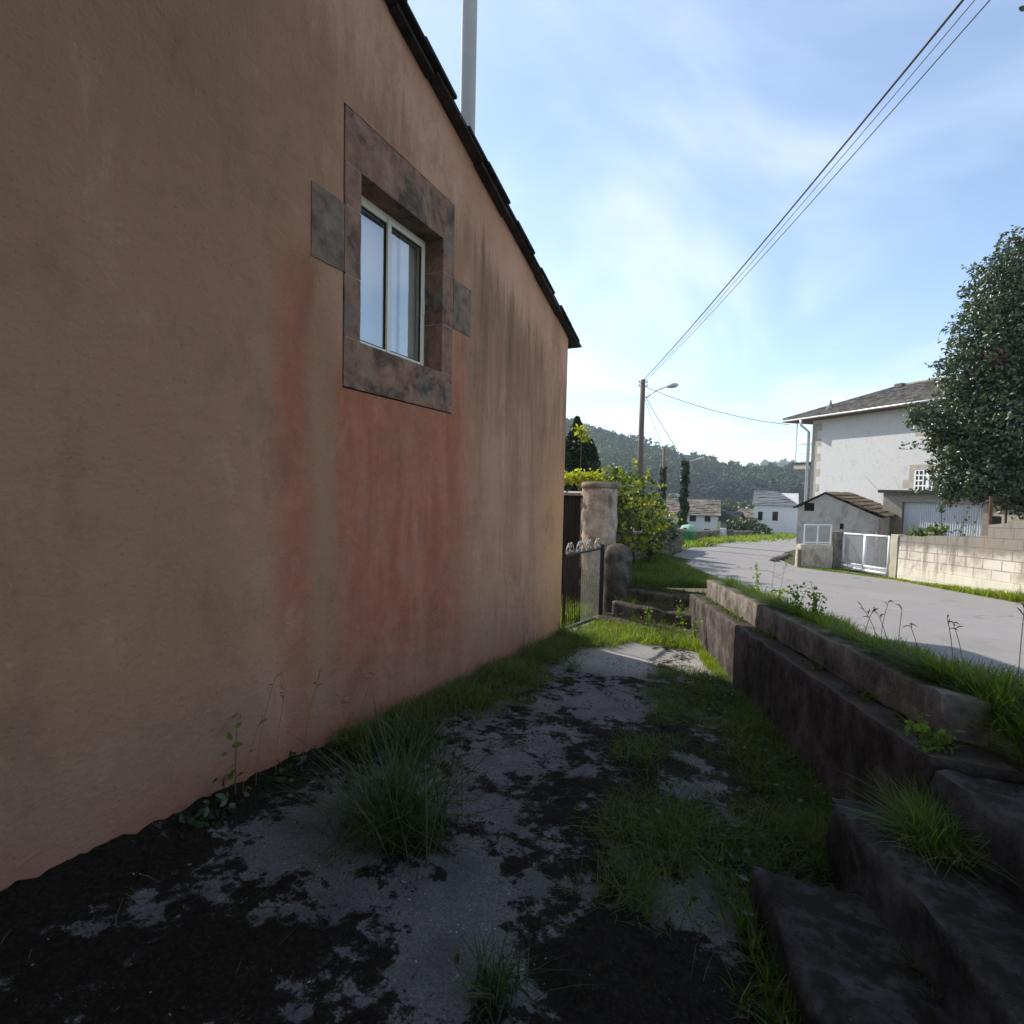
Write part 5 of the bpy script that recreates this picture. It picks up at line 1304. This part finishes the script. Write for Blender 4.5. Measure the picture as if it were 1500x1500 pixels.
for (sx, sy, ex, ey) in ((1440, 545, 1392, 530), (1430, 560, 1395, 505), (1420, 600, 1330, 606), (1415, 615, 1333, 596), (1400, 640, 1326, 618), (1395, 650, 1322, 652), (1450, 500, 1418, 465), (1470, 440, 1442, 408), (1490, 380, 1470, 345), (1495, 370, 1488, 335), (1460, 470, 1428, 430), (1400, 630, 1350, 590), (1400, 725, 1378, 745)):
    s0, e0 = at(sx, sy, 14.0), at(ex, ey, 13.9+U(-.3, .3)); TW.append((s0, e0)); sP.append(np.array([s0+(e0-s0)*U(0, 1.03)+rng.normal(size=3)*.08 for _ in range(90)]))
link('leafy_twigs', leaf_mesh('leafy_twigs', np.concatenate(sP), .105, .5, .25), M['glossy'], t)
s = MB(); topc = at(1515, 430, 14.2)
s.tube([tb-np.array([0, 0, .2]), tb+(topc-tb)*.3+np.array([.1, 0, 0]), tb+(topc-tb)*.65, topc], [.2, .16, .1, .03], 10)
for c_, r_ in specs:
    k = U(.15, .6); b0_ = tb+(topc-tb)*k; s.tube([b0_, (b0_+c_)/2+np.array([0, 0, .1]), np.array(c_)], [.06, .04, .015], 6)
for (s0, e0) in TW: s.tube([s0, e0], [.008, .003], 4, False)
s.build('trunk', M['bark'], t)
P = np.concatenate([rng.normal(size=(26, 3))*.12+np.array(at(px, py, 13.2)) for px, py in ((1490, 703), (1497, 712), (1464, 524))])
link('blossom', leaf_mesh('blossom', P, .1, .8), M['blossom'], t)
o_ = at(1475, 775, 13.6); o = MB().tube([np.array([o_[0], o_[1], hk(o_[1])+ROADC]), at(1474, 740, 13.6), at(1478, 700, 13.6)], [.03, .025, .02], 7).build('sapling', M['bark'], None, (o_[0], o_[1], hk(o_[1])+ROADC)); props(o, 'thin bare sapling trunk behind the high part of the block wall', 'sapling')

# overhanging tree by the camera: unseen crown enlarged to darken the near path and house wall
tb2 = np.array([3.1, -2.6, .9]); t = thing('overhanging_tree', 'tree overhanging the near steps, unseen crown enlarged for shade, one leafy twig tip showing at the top right corner', 'tree', tb2)
specs = [((2.0, -2.4, 4.6), (1.7, 1.6, 1.2)), ((3.6, -1.6, 5.0), (1.4, 1.2, 1.2)), ((1.0, -3.6, 4.8), (1.7, 1.6, 1.2)), ((3.2, -4.2, 5.4), (1.8, 1.7, 1.4)), ((.2, -2.4, 4.3), (1.2, 1.0, .8)), ((-.6, -3.8, 4.8), (1.4, 1.3, .9)), ((2.4, -3.0, 6.2), (1.6, 1.6, 1.2)), ((-.9, -1.6, 5.0), (1.5, 1.3, .8)), ((.6, -.6, 5.6), (1.5, 1.2, .8)), ((-1.0, -.2, 6.3), (1.3, 1.1, .6)), ((1.9, .0, 5.8), (1.2, 1.0, .7))]
P, O = cloud(specs, 420); link('crown', leaf_mesh('crown', P, .17, .5, .4, O, .3), M['shrub'], t)
s = MB(); s.tube([tb2-np.array([0, 0, .3]), tb2+np.array([-.1, .1, 1.6]), tb2+np.array([-.4, .0, 2.8]), tb2+np.array([-.6, -.2, 4.8])], [.2, .16, .13, .04], 10)
for c_, r_ in specs: s.tube([tb2+np.array([-.2, .05, 2.2]), (tb2+np.array(c_))/2+np.array([0, 0, 1.1]), np.array(c_)], [.08, .05, .02], 7)
tip = at(1492, 14, 3.2); far = at(1640, 40, 3.3); s.tube([np.array([3.3, -.8, 4.9]), far, at(1540, 22, 3.22), at(1500, 15, 3.2)], [.03, .015, .006, .003], 6); s.build('trunk', M['bark'], t)
LP = [at(1503, 16, 3.2), at(1499, 13, 3.21), at(1512, 20, 3.2), at(1520, 14, 3.22), at(1530, 26, 3.2), at(1545, 18, 3.2), at(1560, 30, 3.2)]
link('twig_leaves', leaf_mesh('twig_leaves', np.array(LP), .05, .5), M['shrub'], t)

# ================================================================== FAR HOUSES
def gable_house(name, label, pl, pr_, dl, dr, z_base, z_eave, z_ridge, depth, wall, roofm, windows, cat='house', over=.3, rows=10, hipr=0., lower=None):
    A_ = at(pl, 740, dl); B_ = at(pr_, 740, dr); a_, d_, n_, L_, f_ = line_frame(A_, B_)
    if n_[1] < 0: n_ = -n_; f_ = lambda u, v, z: (*(a_+d_*u+n_*v), z)
    t = thing(name, label, cat, (*A_[:2], z_base))
    MB().prism([f_(0, 0, z_base), f_(0, depth, z_base), f_(0, depth, z_eave), f_(0, depth/2, z_ridge-.1), f_(0, 0, z_eave)], (*(d_*L_), 0)).build('wall', M[wall], t)
    mb = MB(); rq = random.Random(4)
    for side in (0, 1):
        for i in range(rows):
            t0, t1 = i/rows, (i+1.3)/rows; t1 = min(t1, 1)
            cols_ = 7
            for j in range(cols_):
                s0, s1 = -over+(L_+2*over)*j/cols_, -over+(L_+2*over)*(j+1)/cols_
                def P(s, tt):
                    v = -over+(depth/2+over)*tt; z = z_eave-.08+(z_ridge-z_eave+.08)*tt; sh = hipr*tt
                    s = min(s, L_+over-sh) if hipr else s
                    return np.array(f_(s, v if side == 0 else depth-v, z))
                l = rq.uniform(0, .05); q = [P(s0, t0), P(s1, t0), P(s1, t1), P(s0, t1)]; up_ = np.array([0, 0, 1.])
                if side: q = q[::-1]
                hz = [.07, .07, 0, 0] if not side else [0, 0, .07, .07]
                mb.hexa([x+up_*(l+h_) for x, h_ in zip(q, hz)]+[x+up_*(l+h_+.05) for x, h_ in zip(q, hz)])
    mb.build('roof', M[roofm], t)
    def onf(px, py):
        r_ = ray(px, py); A2 = np.array([[r_[0], -d_[0]], [r_[1], -d_[1]]]); s_ = np.linalg.solve(A2, a_); return s_[1], (EYE+r_*s_[0])[2]
    for (x0, y0, x1, y1) in windows:
        ua, za = onf(x0, y1); ub, zb2 = onf(x1, y0)
        fr_ = MB(); fr_.box(ua-.06, ub+.06, -.03, .04, za-.08, za-.0, f_); fr_.box(ua-.06, ua, -.02, .04, za, zb2, f_); fr_.box(ub, ub+.06, -.02, .04, za, zb2, f_); fr_.box(ua-.06, ub+.06, -.02, .04, zb2, zb2+.06, f_)
        wo = fr_.build('window', M[wall], t); MB().box(ua, ub, -.006, .03, za, zb2, f_).build('pane', M['dark_glass'], wo)
    return t, f_, L_
D = 55
gable_house('village_house', 'white two storey house with rough slate roof beyond the green bin', 978, 1052, D, D-1.6, at(1010, 812, D)[2], at(1010, 754, D)[2], at(1010, 733, D)[2], 6, 'whitewall', 'slate_brown',
            [(994, 754.5, 999, 763), (1010, 754.5, 1020, 763.5), (1032, 754.5, 1041, 764), (1015, 775, 1021, 781), (1031, 775, 1040, 782)])
gable_house('slate_cottage', 'grey brown gabled cottage roof just right of the vine', 930, 958, 46, 47, -3.4, at(950, 742, 46)[2], at(950, 717, 46)[2], 5, 'garagewall', 'slate_brown', [])
gable_house('stone_barn', 'dark slate roofed barn behind the two ivy poles', 940, 985, 48, 50, -3.6, at(960, 762, 48)[2], at(960, 738, 48)[2], 5, 'shedwall', 'slate_grey', [])
gable_house('grey_cottage', 'single storey pale cottage with smooth grey slate roof and two dark windows', 1105, 1170, 54, 52.2, at(1130, 782, 54)[2]-.3, at(1130, 740, 54)[2], at(1130, 720.5, 54)[2], 6, 'whitewall', 'slate_blue',
            [(1110, 749.5, 1117.5, 762), (1131, 749.5, 1140, 762.5)], over=.2, hipr=2.2)
gable_house('dark_outhouse', 'low dark slate outhouse between the white house and the shrubs', 1057, 1078, 56, 55.2, -4.2, at(1064, 764, 56)[2], at(1064, 751, 56)[2], 4, 'garagewall', 'slate', [(1064, 765, 1072, 776)], 'outhouse')
gable_house('ruined_barn', 'long brownish slate roof behind the rhododendron shrub', 1076, 1108, 60, 58, -3.8, at(1090, 757, 60)[2], at(1090, 746, 60)[2], 4, 'stonewall', 'slate_brown', [], 'barn')
# lane-side bits on the far verge
def shrub_thing(label, specpx, dens, mat, leaf=.22, name='shrub'):
    sp_ = [(at(px, py, d_), (r_, r_, r_*.8)) for px, py, d_, r_ in specpx]; b0_ = np.array(sp_[0][0]); zb2 = hk(b0_[1])+ROADC
    t = thing(name, label, 'shrub', (b0_[0], b0_[1], zb2)); P, O = cloud(sp_, dens); link('leaves', leaf_mesh('leaves', P, leaf, .5, .3, O, .6), M[mat], t)
    s = MB()
    for c_, r_ in sp_: s.tube([(b0_[0], b0_[1], zb2), np.array(c_)], [.06, .02], 6)
    s.build('trunk', M['bark'], t); return t
shrub_thing('rounded dark rhododendron shrub beside the grey cottage', ((1085, 772, 44, .8), (1098, 768, 44, .8), (1075, 766, 44, .6), (1112, 774, 44, .7), (1122, 778, 44, .55), (1092, 778, 43.5, .7)), 60, 'shrub', .3)
shrub_thing('small green bush behind the white lane pier', ((1046, 786, 33, .35), (1040, 788, 32, .3)), 160, 'vine', .14, 'bush')
p = at(1061, 792, 36); o = rough_box((-.27, -.2, -.3), (.1, .2, .85), lambda u, v, z: (p[0]+u, p[1]+v, p[2]+z), .2, .02).build('white_pier', M['whitewall'], None, p); props(o, 'white painted pier at the lane bend', 'pier')
p = at(1069, 791, 36); o = rough_box((-.2, -.2, -.3), (.22, .2, .72), lambda u, v, z: (p[0]+u, p[1]+v, p[2]+z), .2, .03).build('stone_pier', M['pillarstone'], None, p); props(o, 'grey stone pier just right of the white pier', 'pier')
rubble('lane_wall', at(1018, 797, 29), at(1054, 792, 36), .55, .3, 'stonewall', 'low rubble wall between the green bin and the white pier', 'wall', 5.)
rubble('lane_wall', at(1072, 789, 37), at(1104, 782, 42), .5, .3, 'stonewall', 'low dark wall below the rhododendron shrub', 'wall', 9.)
p = at(985, 790, 20); rubble('stone_stack', at(978, 806, 18.4), at(992, 803, 20), 1.05, .4, 'stonewall', 'broken brown stone wall end beside the green bin', 'wall', 12.)
# stones at the dirt edge by the shed corner
for k in range(4):
    q = onroad(1135+k*6.5, 822-k*2.4); s = MB(); s.lathe((q[0], q[1], q[2]-.05), [(.08, 0), (.16, .05), (.14, .12), (.04, .17)], 9, lambda v: wob(v, 6, .05))
    props(s.build('kerb_stone', M['pillarstone'], None, q, smooth=True), 'pale field stone lying in a line at the shed corner of the lane', 'stone', 'stones at the shed corner')

# ================================================================== HILLS, FIELDS, FOREST
def hill(name, prof, r0_, r1_, zbase, n_r, mat, rough_=2.):
    px = np.array([p[0] for p in prof], float); V = []; Fc = []; cols = np.arange(px.min(), px.max()+1, 6.)
    info = []
    for i, x in enumerate(cols):
        yp = float(np.interp(x, px, [p[1] for p in prof])); dvec = ray(x, yp); hor = unit(dvec[:2]); slope = dvec[2]/np.linalg.norm(dvec[:2])
        zr_ = EYE[2]+slope*r1_
        for j in range(n_r+1):
            t_ = j/n_r
            if t_ <= .8: k = t_/.8; r_ = r0_+(r1_-r0_)*k; z = zbase+(zr_-zbase)*(k**1.15)
            else: k = (t_-.8)/.2; r_ = r1_+k*200; z = zr_-(zr_-zbase)*k*.6
            z += rough_*n3((hor[0]*r_, hor[1]*r_, 0), .02)*(0 if t_ in (0,) else 1)*min(1, abs(t_-.8)*4)
            V.append((hor[0]*r_, hor[1]*r_, z)); info.append((t_, x))
    m_ = n_r+1
    for i in range(len(cols)-1):
        for j in range(n_r): Fc.append((i*m_+j, (i+1)*m_+j, (i+1)*m_+j+1, i*m_+j+1))
    me = bpy.data.meshes.new(name); me.from_pydata(V, [], Fc); o = link(name, me, mat, smooth=True); props(o, kind='structure'); return np.array(V), info, len(cols), m_
near_prof = [(500, 560), (700, 585), (800, 610), (870, 634), (900, 641), (935, 653), (975, 665), (1000, 673), (1030, 681), (1060, 690), (1085, 694), (1120, 693), (1160, 695), (1250, 706), (1400, 715), (1700, 722)]
HV, hi_, hc, hm = hill('hill', near_prof, 250, 430, -9.5, 24, M['hillsoil'])
fa_prof = [(900, 700), (1040, 697), (1091, 687), (1122, 682), (1144, 679), (1175, 680), (1230, 690), (1400, 705)]
FV, _, fc_, fm_ = hill('far_hill', fa_prof, 800, 1150, -9.5, 12, M['hillsoil'])
def forest(name, HV, hm, hc, n, hgt, wid, per, size, jr=(0., .92), xr=(0, 1)):
    Ps = []; Os = []
    for _ in range(n):
        i = int((xr[0]+(xr[1]-xr[0])*random.random())*(hc-1)); tj = jr[0]+(jr[1]-jr[0])*random.random()**.9; j = tj*(hm-1); j0 = min(int(j), hm-2); fj = j-j0; fi = random.random()
        A_ = HV[i*hm+j0]*(1-fj)+HV[i*hm+j0+1]*fj; B_ = HV[min(i+1, hc-1)*hm+j0]*(1-fj)+HV[min(i+1, hc-1)*hm+j0+1]*fj; b0_ = A_*(1-fi)+B_*fi
        h_ = hgt*U(.6, 1.3); w_ = wid*U(.6, 1.2)
        d_ = unit(rng.normal(size=(per, 3))); d_[:, 2] = np.abs(d_[:, 2])*1.2-.35
        Q = b0_+np.array([0, 0, h_*.5])+d_*np.array([w_, w_, h_*.55])*(.6+.5*rng.random((per, 1))); Ps.append(Q); Os.append(d_)
    o = link(name, kite_mesh(name, np.concatenate(Ps), size, .9, .3, np.concatenate(Os), .9), M['forest']); return props(o, kind='stuff')
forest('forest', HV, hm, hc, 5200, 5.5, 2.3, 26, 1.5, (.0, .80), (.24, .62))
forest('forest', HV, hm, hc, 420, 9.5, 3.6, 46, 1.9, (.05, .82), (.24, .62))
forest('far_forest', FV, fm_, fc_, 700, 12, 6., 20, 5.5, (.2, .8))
# fields, hedges and small trees in the valley
flat_poly('field', [(-60, 110), (40, 100), (60, 240), (-110, 245)], ROADC+.02, M['field'])
random.seed(21)
for (px, py, d_, r_, lab) in ((1070, 742, 150, 3.2, 'round pale green tree at the foot of the hill in the field'), (1060, 748, 120, 2.2, 'round bush below the pale green field tree'), (1045, 745, 130, 2.0, 'small round tree left of the pale green field tree'), (1090, 748, 120, 2.6, 'round olive tree behind the long brownish roof'), (1100, 752, 95, 1.8, 'small olive bush by the grey cottage'), (1030, 740, 140, 1.6, 'small dark tree on the field above the white house'), (985, 733, 150, 2.0, 'small dark tree on the field behind the ivy poles')):
    c_ = at(px, py, d_); zb2 = hk(c_[1])+ROADC; t = thing('field_tree', lab, 'tree', (c_[0], c_[1], zb2))
    P, O = cloud([(c_, (r_, r_, r_*.8)), (np.array(c_)+np.array([r_*.7, 0, -r_*.2]), (r_*.7, r_*.7, r_*.6)), (np.array(c_)-np.array([r_*.6, 0, r_*.3]), (r_*.7, r_*.7, r_*.6))], 30)
    link('crown', leaf_mesh('crown', P, .55, .7, .3, O, .6), M['shrub'], t); MB().tube([(c_[0], c_[1], zb2), c_], [.2, .08], 6).build('trunk', M['bark'], t)
c_ = at(985, 727, 190); gable_house('distant_house', 'tiny white house on the field below the hill', 983, 995, 190, 190, c_[2]-3.5, c_[2]-.4, c_[2]+1., 5, 'whitewall', 'slate_blue', [])

hz = MB().box(-800, 1200, -80, 1600, -14, 160).build('haze', [], None); hz['kind'] = 'stuff'
hm_ = bpy.data.materials.new('haze_air'); hm_.use_nodes = True; hn_ = hm_.node_tree; hn_.nodes.remove(hn_.nodes['Principled BSDF'])
pv_ = nd(hn_, 'ShaderNodeVolumePrincipled'); pv_.inputs['Color'].default_value = (.78, .87, 1., 1); pv_.inputs['Density'].default_value = .00042; pv_.inputs['Anisotropy'].default_value = .2
lk(hn_, pv_.outputs[0], hn_.nodes['Material Output'].inputs['Volume']); hz.data.materials.append(hm_)
# ================================================================== LIGHT, SKY, CAMERA
SUN = np.array([-.908, .418]); EL = R(37)
L_ = bpy.data.lights.new('sun', 'SUN'); L_.energy = 3.4; L_.angle = R(.53); L_.color = (1, .945, .86)
so = bpy.data.objects.new('sun', L_); C.objects.link(so)
sv = Vector((SUN[0]*math.cos(EL), SUN[1]*math.cos(EL), math.sin(EL))); so.rotation_euler = sv.to_track_quat('Z', 'Y').to_euler()
wd = bpy.data.worlds.new('World'); sc.world = wd; wd.use_nodes = True; nt = wd.node_tree; bg = nt.nodes['Background']
sk = nd(nt, 'ShaderNodeTexSky'); sk.sky_type = 'NISHITA'; sk.sun_disc = False; sk.sun_elevation = EL; sk.sun_rotation = math.atan2(SUN[0], SUN[1])
sk.air_density = 1.0; sk.dust_density = .35; sk.ozone_density = 1.6
tc = nd(nt, 'ShaderNodeTexCoord'); X, Y, Z = sepxyz(nt, tc.outputs['Generated'])
# cirrus on a plane high above
zc = ma(nt, 'MAXIMUM', Z, .02); cx = ma(nt, 'DIVIDE', X, ma(nt, 'ADD', zc, .15)); cy = ma(nt, 'DIVIDE', Y, ma(nt, 'ADD', zc, .15))
cv_ = nd(nt, 'ShaderNodeCombineXYZ'); lk(nt, cx, cv_.inputs[0]); lk(nt, cy, cv_.inputs[1])
mp = nd(nt, 'ShaderNodeMapping'); lk(nt, cv_.outputs[0], mp.inputs[0]); mp.inputs['Rotation'].default_value = (0, 0, R(-20)); mp.inputs['Scale'].default_value = (1.0, .62, 1)
n1 = noise(nt, mp.outputs[0], 1.15, 7, .5, .7); n2 = noise(nt, mp.outputs[0], .5, 4, .5)
cl = ma(nt, 'MULTIPLY', mr(nt, n1, .38, .70), mr(nt, n2, .32, .58, .35, 1)); cl = ma(nt, 'MULTIPLY', cl, mr(nt, Z, .0, .08))
skc = mix(nt, ma(nt, 'MULTIPLY', cl, .66), sk.outputs[0], (6.6, 6.9, 7.3))
lk(nt, skc, bg.inputs[0]); bg.inputs[1].default_value = .112
cam = bpy.data.cameras.new('camera'); co = bpy.data.objects.new('camera', cam); C.objects.link(co); sc.camera = co
cam.sensor_fit = 'HORIZONTAL'; cam.sensor_width = 36; cam.lens = 36*F/1500; cam.clip_start = .05; cam.clip_end = 5000
from mathutils import Matrix
mt = Matrix(((cr[0], cu[0], -fw[0], EYE[0]), (cr[1], cu[1], -fw[1], EYE[1]), (cr[2], cu[2], -fw[2], EYE[2]), (0, 0, 0, 1))); co.matrix_world = mt
sc.view_settings.view_transform = 'Standard'; sc.view_settings.look = 'None'; sc.view_settings.exposure = 1.05; sc.view_settings.gamma = 1
sc.cycles.max_bounces = 8; sc.cycles.transparent_max_bounces = 12; sc.cycles.use_denoising = True
